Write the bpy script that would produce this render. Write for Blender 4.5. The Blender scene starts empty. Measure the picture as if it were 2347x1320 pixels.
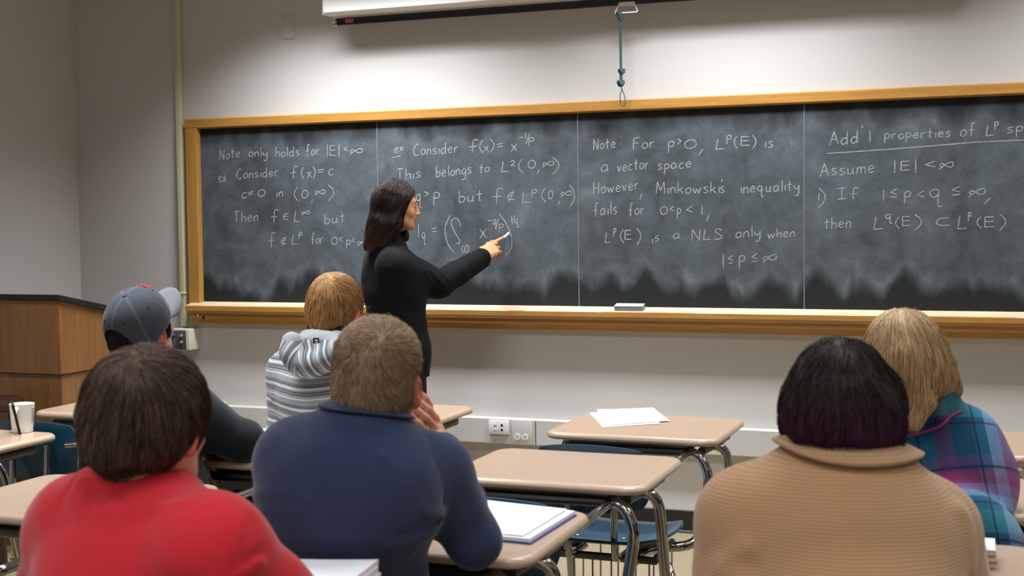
import bpy, bmesh, math, random
import numpy as np
from mathutils import Vector, Matrix
random.seed(7); rng = np.random.default_rng(7)
SC = bpy.context.scene
COL = SC.collection
PI = math.pi

# ------------------------------------------------------------------ camera
FPX = 3016.13
YAW, PITCH, ROLL = -0.36123, -0.050375, -0.011239
CAM = np.array([0.0, -5.8986, 1.441])
_fw = np.array([math.sin(YAW)*math.cos(PITCH), math.cos(YAW)*math.cos(PITCH), math.sin(PITCH)])
_rt = np.cross(_fw, [0, 0, 1]); _rt /= np.linalg.norm(_rt)
_up = np.cross(_rt, _fw)
RT = math.cos(ROLL)*_rt + math.sin(ROLL)*_up
UP = -math.sin(ROLL)*_rt + math.cos(ROLL)*_up
cd = bpy.data.cameras.new('camera'); cam = bpy.data.objects.new('camera', cd); COL.objects.link(cam)
cd.sensor_width = 36.0; cd.lens = FPX/2347*36.0; cd.clip_start = 0.05; cd.clip_end = 60
m = Matrix.Identity(4)
for i in range(3):
    m[i][0] = RT[i]; m[i][1] = UP[i]; m[i][2] = -_fw[i]; m[i][3] = CAM[i]
cam.matrix_world = m
cd.dof.use_dof = True; cd.dof.focus_distance = 5.2; cd.dof.aperture_fstop = 5.6
SC.camera = cam

def ray(u, v): return _fw + (u-1173.5)/FPX*RT - (v-660.0)/FPX*UP
def at(u, v, d): return CAM + ray(u, v)*d                 # point seen at (u, v), d metres deep
def at_y(u, v, y):                                        # ... lying on the upright plane at y
    r = ray(u, v); return CAM + r*((y-CAM[1])/r[1])
def at_z(u, v, z):                                        # ... lying on the level plane at z
    r = ray(u, v); return CAM + r*((z-CAM[2])/r[2])

# ------------------------------------------------------------------ world, lights, exposure
SC.view_settings.view_transform = 'Standard'; SC.view_settings.look = 'None'
SC.view_settings.gamma = 1.0; SC.view_settings.use_curve_mapping = False
SC.view_settings.exposure = 0.14
w = bpy.data.worlds.new('world'); SC.world = w; w.use_nodes = True
w.node_tree.nodes['Background'].inputs[0].default_value = (1, .97, .93, 1)
w.node_tree.nodes['Background'].inputs[1].default_value = 0.12

CEIL = 2.85
FIXTURES = [  # x, y, length, width, watts, spread (degrees), rotation about z
    (-2.90, -0.62, 1.2, .20, 34, 112, 0), (-1.15, -0.62, 1.2, .20, 26, 118, 0), (0.65, -0.62, 1.2, .20, 19, 118, 0),
    (-2.75, -2.5, 1.2, .55, 34, 122, 0), (-0.6, -2.5, 1.2, .55, 15, 112, 0), (1.4, -2.5, 1.2, .55, 14, 112, 0),
    (-2.75, -4.7, 1.2, .55, 13, 122, 0), (-0.6, -4.7, 1.2, .55, 11, 120, 0), (1.4, -4.7, 1.2, .55, 11, 120, 0),
    (-2.6, -6.6, 1.2, .55, 22, 132, 0), (-0.6, -6.6, 1.2, .55, 22, 132, 0), (1.4, -6.6, 1.2, .55, 22, 132, 0)]  # rearmost row: unseen fill added behind the camera to brighten the seated backs

# ------------------------------------------------------------------ helpers
def tag(o, label=None, cat=None, group=None, kind=None):
    if label: o['label'] = label
    if cat: o['category'] = cat
    if group: o['group'] = group
    if kind: o['kind'] = kind
    return o

def empty(name, loc=(0, 0, 0), rz=0.0):
    o = bpy.data.objects.new(name, None); COL.objects.link(o)
    o.location = loc; o.rotation_euler = (0, 0, rz); o.empty_display_size = .05
    return o

def mesh(name, V, F, mat, parent=None, smooth=True, attrs=None):
    """one mesh object; V in the parent's space"""
    me = bpy.data.meshes.new(name)
    V = np.asarray(V, np.float32)
    if isinstance(F, np.ndarray):
        n, k = F.shape
        me.vertices.add(len(V)); me.vertices.foreach_set('co', V.ravel())
        me.loops.add(n*k); me.loops.foreach_set('vertex_index', F.astype(np.int32).ravel())
        me.polygons.add(n); me.polygons.foreach_set('loop_start', np.arange(0, n*k, k, dtype=np.int32))
        me.polygons.foreach_set('loop_total', np.full(n, k, np.int32))
        me.update(calc_edges=True)
    else:
        me.from_pydata(V.tolist(), [], F)
    me.polygons.foreach_set('use_smooth', [bool(smooth)]*len(me.polygons))
    for k, a in (attrs or {}).items():
        a = np.asarray(a, np.float32)
        if a.ndim == 1:
            at_ = me.attributes.new(k, 'FLOAT', 'POINT'); at_.data.foreach_set('value', a)
        else:
            at_ = me.attributes.new(k, 'FLOAT_COLOR', 'POINT')
            at_.data.foreach_set('color', np.concatenate([a, np.ones((len(a), 1), np.float32)], 1).ravel())
    me.validate()
    me.materials.append(mat)
    o = bpy.data.objects.new(name, me); COL.objects.link(o)
    if parent is not None: o.parent = parent
    return o

class MB:
    """collects shapes into one mesh"""
    def __init__(s): s.V = []; s.F = []
    def add(s, V, F):
        b = len(s.V); s.V += [tuple(map(float, v)) for v in V]; s.F += [[b+i for i in f] for f in F]; return s
    def box(s, c, d, bev=0.0, seg=2, rot=None):
        bm = bmesh.new(); bmesh.ops.create_cube(bm, size=1)
        bmesh.ops.scale(bm, vec=d, verts=bm.verts)
        if bev: bmesh.ops.bevel(bm, geom=bm.edges[:], offset=bev, segments=seg, profile=.5, affect='EDGES')
        if rot is not None: bmesh.ops.rotate(bm, cent=(0, 0, 0), matrix=rot, verts=bm.verts)
        bm.verts.ensure_lookup_table()
        s.add([v.co+Vector(c) for v in bm.verts], [[v.index for v in f.verts] for f in bm.faces]); bm.free(); return s
    def tube(s, pts, r, n=12, caps=True, smooth=0, closed=False):
        P = [np.array(p, float) for p in pts]
        if smooth: P = spline(P, smooth, closed)
        R = r if hasattr(r, '__len__') else [r]*len(P)
        if len(R) != len(P): R = np.interp(np.linspace(0, 1, len(P)), np.linspace(0, 1, len(R)), R)
        T = []
        for i in range(len(P)):
            a = P[i-1] if (i or closed) else P[0]; b = P[(i+1) % len(P)] if (i < len(P)-1 or closed) else P[-1]
            t = b-a; T.append(t/(np.linalg.norm(t)+1e-12))
        h = np.array([0, 0, 1.0]) if abs(T[0][2]) < .9 else np.array([1.0, 0, 0])
        N = np.cross(T[0], h); N /= np.linalg.norm(N); V = []
        for i in range(len(P)):
            N = N-T[i]*(N@T[i]); N /= np.linalg.norm(N)+1e-12; B = np.cross(T[i], N)
            for k in range(n):
                a = 2*PI*k/n; V.append(P[i]+R[i]*(math.cos(a)*N+math.sin(a)*B))
        F = []
        for i in range(len(P)-(0 if closed else 1)):
            j = (i+1) % len(P)
            for k in range(n): F.append([i*n+k, i*n+(k+1) % n, j*n+(k+1) % n, j*n+k])
        if caps and not closed: F.append(list(range(n))[::-1]); F.append([(len(P)-1)*n+k for k in range(n)])
        return s.add(V, F)
    def lathe(s, prof, c=(0, 0, 0), n=32):
        V = []; F = []
        for r, z in prof:
            for k in range(n): V.append((c[0]+r*math.cos(2*PI*k/n), c[1]+r*math.sin(2*PI*k/n), c[2]+z))
        for i in range(len(prof)-1):
            for k in range(n): F.append([i*n+k, i*n+(k+1) % n, (i+1)*n+(k+1) % n, (i+1)*n+k])
        F.append(list(range(n))[::-1]); F.append([(len(prof)-1)*n+k for k in range(n)])
        return s.add(V, F)
    def prism(s, poly, axis, a, b):
        """closed 2-D outline swept along an axis from a to b"""
        n = len(poly)
        def q(p, t): return {0: (t, p[0], p[1]), 1: (p[0], t, p[1]), 2: (p[0], p[1], t)}[axis]
        V = [q(p, a) for p in poly]+[q(p, b) for p in poly]
        F = [[i, (i+1) % n, n+(i+1) % n, n+i] for i in range(n)]+[list(range(n))[::-1], list(range(n, 2*n))]
        return s.add(V, F)
    def build(s, name, mat, parent=None, smooth=True, sharp=35):
        o = mesh(name, s.V, s.F, mat, parent, smooth)
        bm = bmesh.new(); bm.from_mesh(o.data); bmesh.ops.recalc_face_normals(bm, faces=bm.faces)
        if smooth:
            for e in bm.edges:
                if len(e.link_faces) == 2 and e.calc_face_angle(0) > math.radians(sharp): e.smooth = False
        bm.to_mesh(o.data); bm.free()
        return o

def spline(P, n, closed=False):
    """Catmull-Rom through the points, n steps per span"""
    P = [np.array(p, float) for p in P]; out = []
    L = len(P)
    for i in range(L if closed else L-1):
        p1, p2 = P[i], P[(i+1) % L]
        p0 = P[i-1] if (i or closed) else 2*p1-p2
        p3 = P[(i+2) % L] if (i+2 < L or closed) else 2*p2-p1
        for k in range(n):
            t = k/n; out.append(.5*((2*p1)+(p2-p0)*t+(2*p0-5*p1+4*p2-p3)*t*t+(3*p1-p0-3*p2+p3)*t**3))
    if not closed: out.append(P[-1])
    return out

def copy_tree(o, parent=None):
    c = o.copy(); COL.objects.link(c)
    if parent is not None: c.parent = parent
    for ch in list(o.children): copy_tree(ch, c)
    return c

# ------------------------------------------------------------------ materials
def srgb(*c): return tuple(((x/255)/12.92 if x/255 <= .04045 else ((x/255+.055)/1.055)**2.4) for x in c)+(1,)
class NT:
    def __init__(s, name):
        s.m = bpy.data.materials.new(name); s.m.use_nodes = True; s.t = s.m.node_tree
        s.b = s.t.nodes['Principled BSDF']; s.l = s.t.links
    def n(s, typ, **kw):
        x = s.t.nodes.new(typ)
        for k, v in kw.items():
            if k.startswith('i_'):
                key = k[2:]; x.inputs[int(key) if key.isdigit() else key.replace('_', ' ')].default_value = v
            else: setattr(x, k, v)
        return x
    def link(s, a, b): s.l.new(a, b)
    def coord(s, scale=(1, 1, 1), which='Object', rot=(0, 0, 0)):
        c = s.n('ShaderNodeTexCoord'); mp = s.n('ShaderNodeMapping'); mp.inputs['Scale'].default_value = scale; mp.inputs['Rotation'].default_value = rot
        s.link(c.outputs[which], mp.inputs[0]); return mp.outputs[0]
    def noise(s, vec, scale=5, detail=4, rough=.55, dist=0):
        x = s.n('ShaderNodeTexNoise'); x.inputs['Scale'].default_value = scale; x.inputs['Detail'].default_value = detail
        x.inputs['Roughness'].default_value = rough; x.inputs['Distortion'].default_value = dist
        if vec is not None: s.link(vec, x.inputs['Vector'])
        return x.outputs['Fac']
    def ramp(s, fac, stops, interp='LINEAR'):
        x = s.n('ShaderNodeValToRGB'); x.color_ramp.interpolation = interp; e = x.color_ramp.elements
        while len(e) < len(stops): e.new(.5)
        for i, (p, c) in enumerate(stops): e[i].position = p; e[i].color = c if len(c) == 4 else tuple(c)+(1,)
        s.link(fac, x.inputs[0]); return x.outputs[0]
    def mix(s, fac, a, b, blend='MIX'):
        x = s.n('ShaderNodeMix', data_type='RGBA', blend_type=blend)
        for sock, v in ((x.inputs[0], fac), (x.inputs[6], a), (x.inputs[7], b)):
            if isinstance(v, (int, float, tuple)): sock.default_value = v
            else: s.link(v, sock)
        return x.outputs[2]
    def math(s, op, a, b=0.0, c=None, clamp=False):
        x = s.n('ShaderNodeMath', operation=op, use_clamp=clamp)
        for i, v in enumerate((a, b) if c is None else (a, b, c)):
            if isinstance(v, (int, float)): x.inputs[i].default_value = v
            else: s.link(v, x.inputs[i])
        return x.outputs[0]
    def xyz(s, vec):
        x = s.n('ShaderNodeSeparateXYZ'); s.link(vec, x.inputs[0]); return x.outputs
    def color(s, c):
        if isinstance(c, tuple): s.b.inputs['Base Color'].default_value = c
        else: s.link(c, s.b.inputs['Base Color'])
    def bump(s, h, strength=.3, dist=.002):
        x = s.n('ShaderNodeBump'); x.inputs['Strength'].default_value = strength; x.inputs['Distance'].default_value = dist
        s.link(h, x.inputs['Height']); s.link(x.outputs[0], s.b.inputs['Normal'])
    def set(s, **kw):
        for k, v in kw.items(): s.b.inputs[k.replace('_', ' ')].default_value = v
        return s
def plain(name, c, rough=.5, metal=0.0, spec=.5, coat=0.0, noise=0.0, nscale=12):
    t = NT(name); t.set(Roughness=rough, Metallic=metal); t.b.inputs['Specular IOR Level'].default_value = spec
    t.b.inputs['Coat Weight'].default_value = coat
    c = srgb(*c)
    if noise:
        f = t.noise(t.coord(), nscale, 5); t.color(t.mix(f, tuple(x*(1-noise) for x in c[:3])+(1,), tuple(min(1, x*(1+noise)) for x in c[:3])+(1,)))
    else: t.color(c)
    return t.m

M = {}
def wall_mat(name, c):
    t = NT(name); f = t.noise(t.coord(), 1.6, 3); a = srgb(*c)
    t.color(t.mix(f, tuple(x*.985 for x in a[:3])+(1,), tuple(min(1, x*1.015) for x in a[:3])+(1,)))
    t.set(Roughness=.75); t.bump(t.noise(t.coord(), 260, 3), .12, .001); return t.m
M['wall'] = wall_mat('wall_paint', (206, 203, 199))
M['ceiling'] = wall_mat('ceiling_paint', (168, 166, 160))
M['raceway'] = plain('raceway_enamel', (206, 204, 199), .45)
M['black'] = plain('black_vinyl', (24, 24, 23), .5)
M['white'] = plain('white_enamel', (238, 238, 236), .4)
M['ivory'] = plain('ivory_paint', (205, 204, 168), .5)
M['chrome'] = plain('chrome', (184, 181, 177), .12, 1.0)
M['steel'] = plain('dark_steel', (95, 90, 84), .3, .9)
M['blackmetal'] = plain('black_metal', (20, 20, 22), .4)
def wood_mat(name, c1, c2, scale=(1, 1, 1), rough=.4, ring=9, coat=.2):
    t = NT(name); v = t.coord(scale)
    n1 = t.noise(v, ring, 6, .6, .6); n2 = t.noise(v, ring*6, 3, .5, .2)
    f = t.math('ADD', t.math('MULTIPLY', n1, .75), t.math('MULTIPLY', n2, .3))
    t.color(t.ramp(f, [(.3, srgb(*c1)), (.75, srgb(*c2))])); t.set(Roughness=rough); t.b.inputs['Coat Weight'].default_value = coat
    t.bump(n2, .06, .001); return t.m
M['oak'] = wood_mat('honey_oak', (168, 114, 44), (202, 152, 80), (.35, 6, 6))
M['oakv'] = wood_mat('honey_oak_upright', (168, 114, 44), (202, 152, 80), (6, 6, .35))
M['oakdust'] = wood_mat('chalk_dusted_oak', (205, 165, 115), (236, 218, 196), (.6, 9, 9), .8, 9, 0)
M['podium'] = wood_mat('lectern_veneer', (114, 74, 34), (150, 103, 56), (7, 7, .45), .45, 5)
M['desktop'] = plain('beige_plastic', (194, 168, 144), .24, 0, .5, .15, .03, 40)
M['blue'] = plain('blue_plastic', (5, 68, 96), .34, 0, .5, .2)
M['paper'] = plain('white_paper', (240, 243, 248), .8)
M['bluecard'] = plain('blue_cover', (58, 76, 160), .5)
def carpet():
    t = NT('flecked_carpet'); v = t.coord()
    f = t.noise(v, 210, 2, .75); g = t.noise(v, 30, 3)
    t.color(t.mix(t.math('MULTIPLY', g, .5), t.ramp(f, [(.36, srgb(72, 64, 50)), (.5, srgb(146, 131, 104)), (.66, srgb(196, 182, 152))]), srgb(136, 121, 94)))
    t.set(Roughness=.95); t.bump(f, .6, .004); return t.m
M['carpet'] = carpet()
def slate():
    """grey slate under chalk dust that the eraser left in swept clouds; clean and darker along the top and bottom of the panels"""
    t = NT('slate'); o = t.coord(); x, y, z = t.xyz(o)
    def vec(a, b):
        c = t.n('ShaderNodeCombineXYZ'); t.link(a, c.inputs[0]); t.link(b, c.inputs[1]); return c.outputs[0]
    def lin(a, k, c=0.0): return t.math('MULTIPLY_ADD', a, k, c)
    # scalloped edges of the erased area: overlapping eraser strokes, different along each panel
    big = t.noise(vec(lin(x, 1.5), lin(x, 0)), 1.0, 2); wob = t.noise(vec(lin(x, 3.1), lin(z, .8)), 1.0, 3, .6); jag = t.noise(vec(lin(x, 16), lin(z, 9)), 1.0, 3, .6)
    def peaks(k, ph):
        f = t.math('FRACT', t.math('ADD', lin(x, k, ph), t.math('MULTIPLY', wob, 2.2))); return t.math('MULTIPLY', t.math('ABSOLUTE', t.math('SUBTRACT', f, .5)), 2.0)
    lobes = t.noise(vec(lin(x, 6.5, 4), lin(z, 2.0)), 1.0, 2, .5)
    low = t.math('ADD', t.math('ADD', lin(big, .30, -.10), t.math('MULTIPLY', peaks(5.2, 20), t.math('MULTIPLY', wob, .09))), t.math('ADD', lin(jag, .05, -.03), lin(lobes, .26, -.11)))
    zb = t.math('SUBTRACT', t.math('SUBTRACT', z, 1.055), low)
    m1 = t.math('MULTIPLY', t.math('ADD', zb, .025), 13, clamp=True)
    zt = t.math('SUBTRACT', 1.945, t.math('ADD', z, t.math('ADD', t.math('MULTIPLY', peaks(4.7, 33), lin(wob, .10, -.02)), t.math('ADD', lin(jag, .06, -.03), lin(lobes, -.20, .11)))))
    m2 = t.math('MULTIPLY', zt, 12, clamp=True)
    mask = t.math('MULTIPLY', m1, m2)
    # swept streaks: upright low down, arching up above
    warp = t.noise(vec(lin(x, 1.3), lin(z, 1.3)), 1.0, 2)
    sx = t.math('ADD', lin(x, 13), lin(warp, 9)); s1 = t.noise(vec(sx, lin(z, 1.6)), 1.0, 4, .6)
    s2 = t.noise(vec(t.math('ADD', lin(x, 5), lin(z, 4)), t.math('SUBTRACT', lin(z, 6), lin(x, 4))), 1.0, 5, .65, 1.2)
    s3 = t.noise(vec(lin(x, 2.2), lin(z, 2.2)), 1.0, 5, .6, .8)
    d = t.math('ADD', t.math('ADD', lin(s1, .34), lin(s2, .60)), lin(s3, .66, -.33))
    d = t.math('MULTIPLY', d, mask, clamp=True)
    fine = t.noise(o, 140, 3, .7)
    d = t.math('MULTIPLY', d, lin(fine, .5, .75), clamp=True)
    # thicker dust spots along the scalloped edge
    edge = t.math('SUBTRACT', 1.0, t.math('MULTIPLY', t.math('ABSOLUTE', t.math('SUBTRACT', zb, .03)), 16, clamp=True))
    d = t.math('ADD', d, t.math('MULTIPLY', t.math('MULTIPLY', edge, t.math('POWER', s1, 3.0)), .9), clamp=True)
    t.color(t.ramp(d, [(0.0, srgb(37, 41, 42)), (.3, srgb(66, 73, 77)), (.6, srgb(92, 101, 107)), (1.0, srgb(140, 148, 152))]))
    t.set(Roughness=.8); t.b.inputs['Specular IOR Level'].default_value = .25
    return t.m
M['slate'] = slate()
def chalk():
    t = NT('chalk'); f = t.noise(t.coord(), 260, 3, .7); t.color(t.mix(f, srgb(134, 142, 146), srgb(182, 190, 192))); t.set(Roughness=.95)
    a = t.ramp(f, [(.33, (.35, .35, .35)), (.52, (.95, .95, .95))]); t.link(a, t.b.inputs['Alpha']); return t.m
M['chalk'] = chalk()
# ------------------------------------------------------------------ the room
XL, XR, YB = -4.75, 3.2, -7.6
def struct(name, mb, mat, smooth=False):
    o = mb.build(name, mat, None, smooth); o['kind'] = 'structure'; return o
struct('floor', MB().box(((XL+XR)/2, YB/2, -.05), (XR-XL+.4, -YB+.4, .1)), M['carpet'])
struct('ceiling', MB().box(((XL+XR)/2, YB/2, CEIL+.05), (XR-XL+.4, -YB+.4, .1)), M['ceiling'])
struct('wall_front', MB().box(((XL+XR)/2, .1, CEIL/2), (XR-XL+.4, .2, CEIL)), M['wall'])
struct('wall_left', MB().box((XL-.1, YB/2, CEIL/2), (.2, -YB, CEIL)), M['wall'])
struct('wall_right', MB().box((XR+.1, YB/2, CEIL/2), (.2, -YB, CEIL)), M['wall'])
struct('wall_rear', MB().box(((XL+XR)/2, YB-.1, CEIL/2), (XR-XL+.4, .2, CEIL)), M['wall'])
bb = [(0, 0), (-.016, 0), (-.014, .006), (-.007, .012), (-.006, .1), (-.003, .104), (0, .104)]
struct('baseboard_front', MB().prism(bb, 0, XL, XR), M['black'])
struct('baseboard_left', MB().prism([(-x+XL, z) for x, z in bb], 1, YB, 0), M['black'])

# ceiling light fixtures
for i, (x, y, L, W_, P, sp, rz) in enumerate(FIXTURES):
    t = empty('ceiling_light', (x, y, CEIL), rz)
    f = MB()
    for sx, sy, dx, dy in ((0, W_/2+.02, L+.08, .04), (0, -W_/2-.02, L+.08, .04), (L/2+.02, 0, .04, W_), (-L/2-.02, 0, .04, W_)):
        f.box((sx, sy, -.02), (dx, dy, .04), .004)
    f.build('light_frame', M['white'], t)
    MB().box((0, 0, -.006), (L, W_, .012)).build('reflector', M['white'], t, False)
    ld = bpy.data.lights.new('lamp', 'AREA'); ld.shape = 'RECTANGLE'; ld.size = L; ld.size_y = W_; ld.energy = P
    ld.spread = math.radians(sp); ld.color = (.962, .985, 1.03)
    lo = bpy.data.objects.new('lamp', ld); COL.objects.link(lo); lo.parent = t; lo.location = (0, 0, -.03)
    row = {-.62: 'row nearest the chalkboard', -2.5: 'middle row', -4.7: 'row over the rear desks', -6.6: 'unseen row added behind the camera to light the backs'}[y]
    side = 'left' if x < -2 else ('right' if x > .5 else 'centre')
    tag(t, f'white recessed ceiling light, {side} one of the {row}', 'ceiling light', 'recessed ceiling lights')

# ------------------------------------------------------------------ chalkboard
BX0, BX1, BZ0, BZ1 = -3.961, .20, 1.040, 1.946
board = empty('chalkboard', (BX0, 0, BZ0))
tag(board, 'long grey slate chalkboard in an oak frame covered with handwritten maths', 'chalkboard')
def bput(o): o.parent = board; o.location = (-BX0, 0, -BZ0); return o
SEAM = [BX0, -2.928, -1.887, -.844, BX1]
for a, b in zip(SEAM[:-1], SEAM[1:]):
    bput(MB().box(((a+b)/2, -.006, (BZ0+BZ1)/2), (b-a-.003, .012, BZ1-BZ0+.02)).build('slate_panel', M['slate'], None, False))
for x in SEAM[1:-1]:
    bput(MB().box((x, -.0125, (BZ0+BZ1)/2), (.0042, .003, BZ1-BZ0)).build('joint_strip', plain('joint_strip_metal', (126, 130, 132), .5), None, False))
zt0, zt1 = BZ1, 1.993
rail = [(0, zt0-.004), (-.014, zt0-.004), (-.018, zt0-.002), (-.036, zt0-.0), (-.040, zt0+.003), (-.040, zt1-.005), (-.036, zt1), (0, zt1)]
bput(MB().prism(rail, 0, BX0-.07, BX1+.07).build('top_rail', M['oak'], None, True, 20))
for s, x0 in ((1, BX0), (-1, BX1)):
    st = [(x0+s*.006, 0), (x0+s*.006, -.014), (x0, -.036), (x0-s*.004, -.0395), (x0-s*.066, -.0395), (x0-s*.07, -.036), (x0-s*.07, 0)]
    bput(MB().prism(st, 2, .99, zt0).build('side_rail', M['oakv'], None, True, 20))
tray = [(0, BZ0), (-.014, BZ0), (-.022, BZ0-.003), (-.082, BZ0-.016), (-.088, BZ0-.017), (-.0905, BZ0-.020), (-.0905, BZ0-.042), (-.086, BZ0-.046),
        (-.058, BZ0-.052), (-.050, BZ0-.060), (-.050, BZ0-.074), (-.046, BZ0-.082), (-.042, BZ0-.086), (-.042, BZ0-.099), (-.037, BZ0-.101), (-.037, BZ0-.112), (0, BZ0-.112)]
bput(MB().prism(tray, 0, BX0-.058, BX1+.07).build('chalk_tray', M['oak'], None, True, 20))
dust = [(-.013, BZ0+.0004), (-.022, BZ0-.0022), (-.082, BZ0-.0152), (-.0875, BZ0-.0162), (-.0875, BZ0-.0175), (-.013, BZ0-.0015)]
bput(MB().prism(dust, 0, BX0-.056, BX1+.068).build('chalk_dust', M['oakdust'], None, True, 20))

# ---- handwriting: single-stroke letters; y: 0 baseline, 5 x-height, 10 capital height, below 0 descender
G = {
'a': '4.4,4.4 2.5,5 .6,3 .9,.6 2.3,0 4,1.8 4.4,4.4|4.4,4.6 4.3,1.2 5,0', 'b': '.5,10 .5,0|.5,3.4 2.5,5 4.2,3 3.4,.5 1.6,0 .5,1',
'c': '4,4.3 2.4,5 .6,2.8 1.2,.5 2.5,0 4.3,.8', 'd': '4.2,4 2.4,5 .6,2.8 1,.4 2.5,.1 4.2,2|4.5,10 4.3,1 4.9,0',
'e': '.7,2.5 3.9,3 3.4,4.7 2.1,5 .6,3 1,.7 2.5,0 4.4,.9', 'f': '4.3,9.2 3.2,10 2.2,9 2,5 1.8,-.4|.2,4.3 3.9,4.7',
'g': '4.3,4.4 2.4,5 .6,3 1.2,.8 2.6,.6 4.2,2.5 4.4,4.6|4.4,4.6 4.2,-2 2.6,-4.4 .6,-3.4', 'h': '.6,10 .5,0|.5,2.8 2.4,4.8 3.9,4 4.1,0',
'i': '1,5 1,0', 'k': '.6,10 .5,0|4,5 .7,2.2|1.8,3 4.3,0', 'l': '1,10 1.1,0', 'm': '.5,5 .4,0|.5,3.2 2,5 2.9,4 2.9,0|2.9,3.2 4.5,5 5.6,4 5.8,0',
'n': '.5,5 .4,0|.5,3 2.3,5 3.7,4 3.9,0', 'o': '2.5,5 .7,3.4 .8,.9 2.4,0 4.2,1.6 4.1,4 2.3,5', 'p': '.6,5 .5,-4.4|.6,3.8 2.5,5.1 4.1,3.6 3.4,1 1.8,.6 .6,1.6',
'q': '4.1,4.3 2.4,5 .5,3.4 1.2,1 2.8,.9 4.1,3|4.1,4.6 3.8,-3 4.5,-4.3 5.6,-3.7', 'r': '.6,5 .5,0|.5,2.8 1.8,4.7 3.6,4.8',
's': '3.8,4.6 2,5 .8,4 2,2.8 3.6,1.5 2.4,.1 .4,.3', 't': '2.1,9 2,1 2.9,0|.2,5.3 4,5.7', 'u': '.5,5 .7,1 2.2,0 3.7,1.6 4,5|4,5 3.9,.7 4.7,0',
'v': '.2,5 1.8,0 1.8,0 3.8,5', 'w': '.2,5 1.5,0 1.5,0 3,4 3,4 4.4,0 4.4,0 6,5', 'x': '.3,5 4.3,0|4,5 .3,0', 'y': '.4,5 .8,2 2.2,1.3 4,3|4.3,5 4,-2 2.6,-4.4 1,-3.8',
'A': '.2,0 3.2,10 3.2,10 5.8,0|.8,3.8 5.2,4.2', 'C': '5.2,9.2 3.2,10 .8,6 1,2 2.8,0 5.4,1', 'E': '5,9.5 .8,9.6 .8,9.6 .6,.6 .6,.6 5.2,.6|.8,5.2 5,5.4',
'F': '.7,9.6 .4,0|.6,9.6 5,10|.6,5.2 4.2,5.6', 'H': '.6,10 .4,0|5.2,10 5,0|.2,4.6 5.6,5', 'I': '.4,9.6 4.6,10|2.5,9.8 2.4,.2|.4,0 4.6,.4',
'L': '1.6,10 .5,.4 .5,.4 5,.6', 'M': '.3,0 1.4,10 1.4,10 3.6,2.5 3.6,2.5 6.2,10 6.2,10 6.6,0', 'N': '.4,0 .8,10 .8,10 4.8,0 4.8,0 5.2,10',
'S': '5,8.8 3,10 1,8.2 2.8,5.6 5,3 3.4,.3 .5,.6', 'T': '.2,8.8 2,9.9 5.4,9.3|2.6,9.6 2.6,0',
'0': '2.6,10 .6,7 .8,2 2.6,0 4.8,3 4.5,8 2.4,10', '1': '1,10 1,0', '2': '.6,8 2.2,10 4,8 3,4.5 .6,1 2.2,.8 5.2,.6',
'(': '3,11 .8,7 .8,3 3.2,-1', ')': '.6,11 3,7 3,3 .6,-1', '|': '1,11 1,-.5', '=': '.3,5.4 5,5.8|.4,2.8 5.1,3.2', '<': '4.6,7 .6,4 .6,4 4.8,1.8', '>': '.4,7 4.4,4.6 4.4,4.6 .6,2',
'@': '.2,.4 2.6,3.2 5,5.4 7,5.2 7,2.2 5,1.6 2.8,4 1.6,5.2 .6,4 1.4,2', '$': '4.8,8 2.4,7.6 .6,4.4 1.4,1.4 4.8,.8|.8,4.5 4.2,4.8', '#': '4.8,8 2.4,7.6 .6,4.4 1.4,1.4 4.8,.8|.8,4.5 4.2,4.8|4.4,10 1.2,-1.4',
'!': '.4,5.6 5,6|.4,3 5,3.4|4.2,8 1.6,1', '&': '4.8,9 .6,6.2 .6,6.2 4.8,4.2|.5,2 5,2.3', '^': '5.2,7.4 2,7 .5,4 2,1.2 5.6,1', '/': '4,10 .5,0', ',': '1.6,1.6 .2,-2.4', '.': '.5,.3 .9,.2', ':': '.6,4.6 .9,4.4|.5,.6 .8,.4',
"'": '1,10 .5,7.5', '-': '.3,5 5,5.3', '_': '.1,0 9,.4'}
GW = {k: max(float(p.split(',')[0]) for p in v.replace('|', ' ').split())+1.5 for k, v in G.items()}
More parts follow.
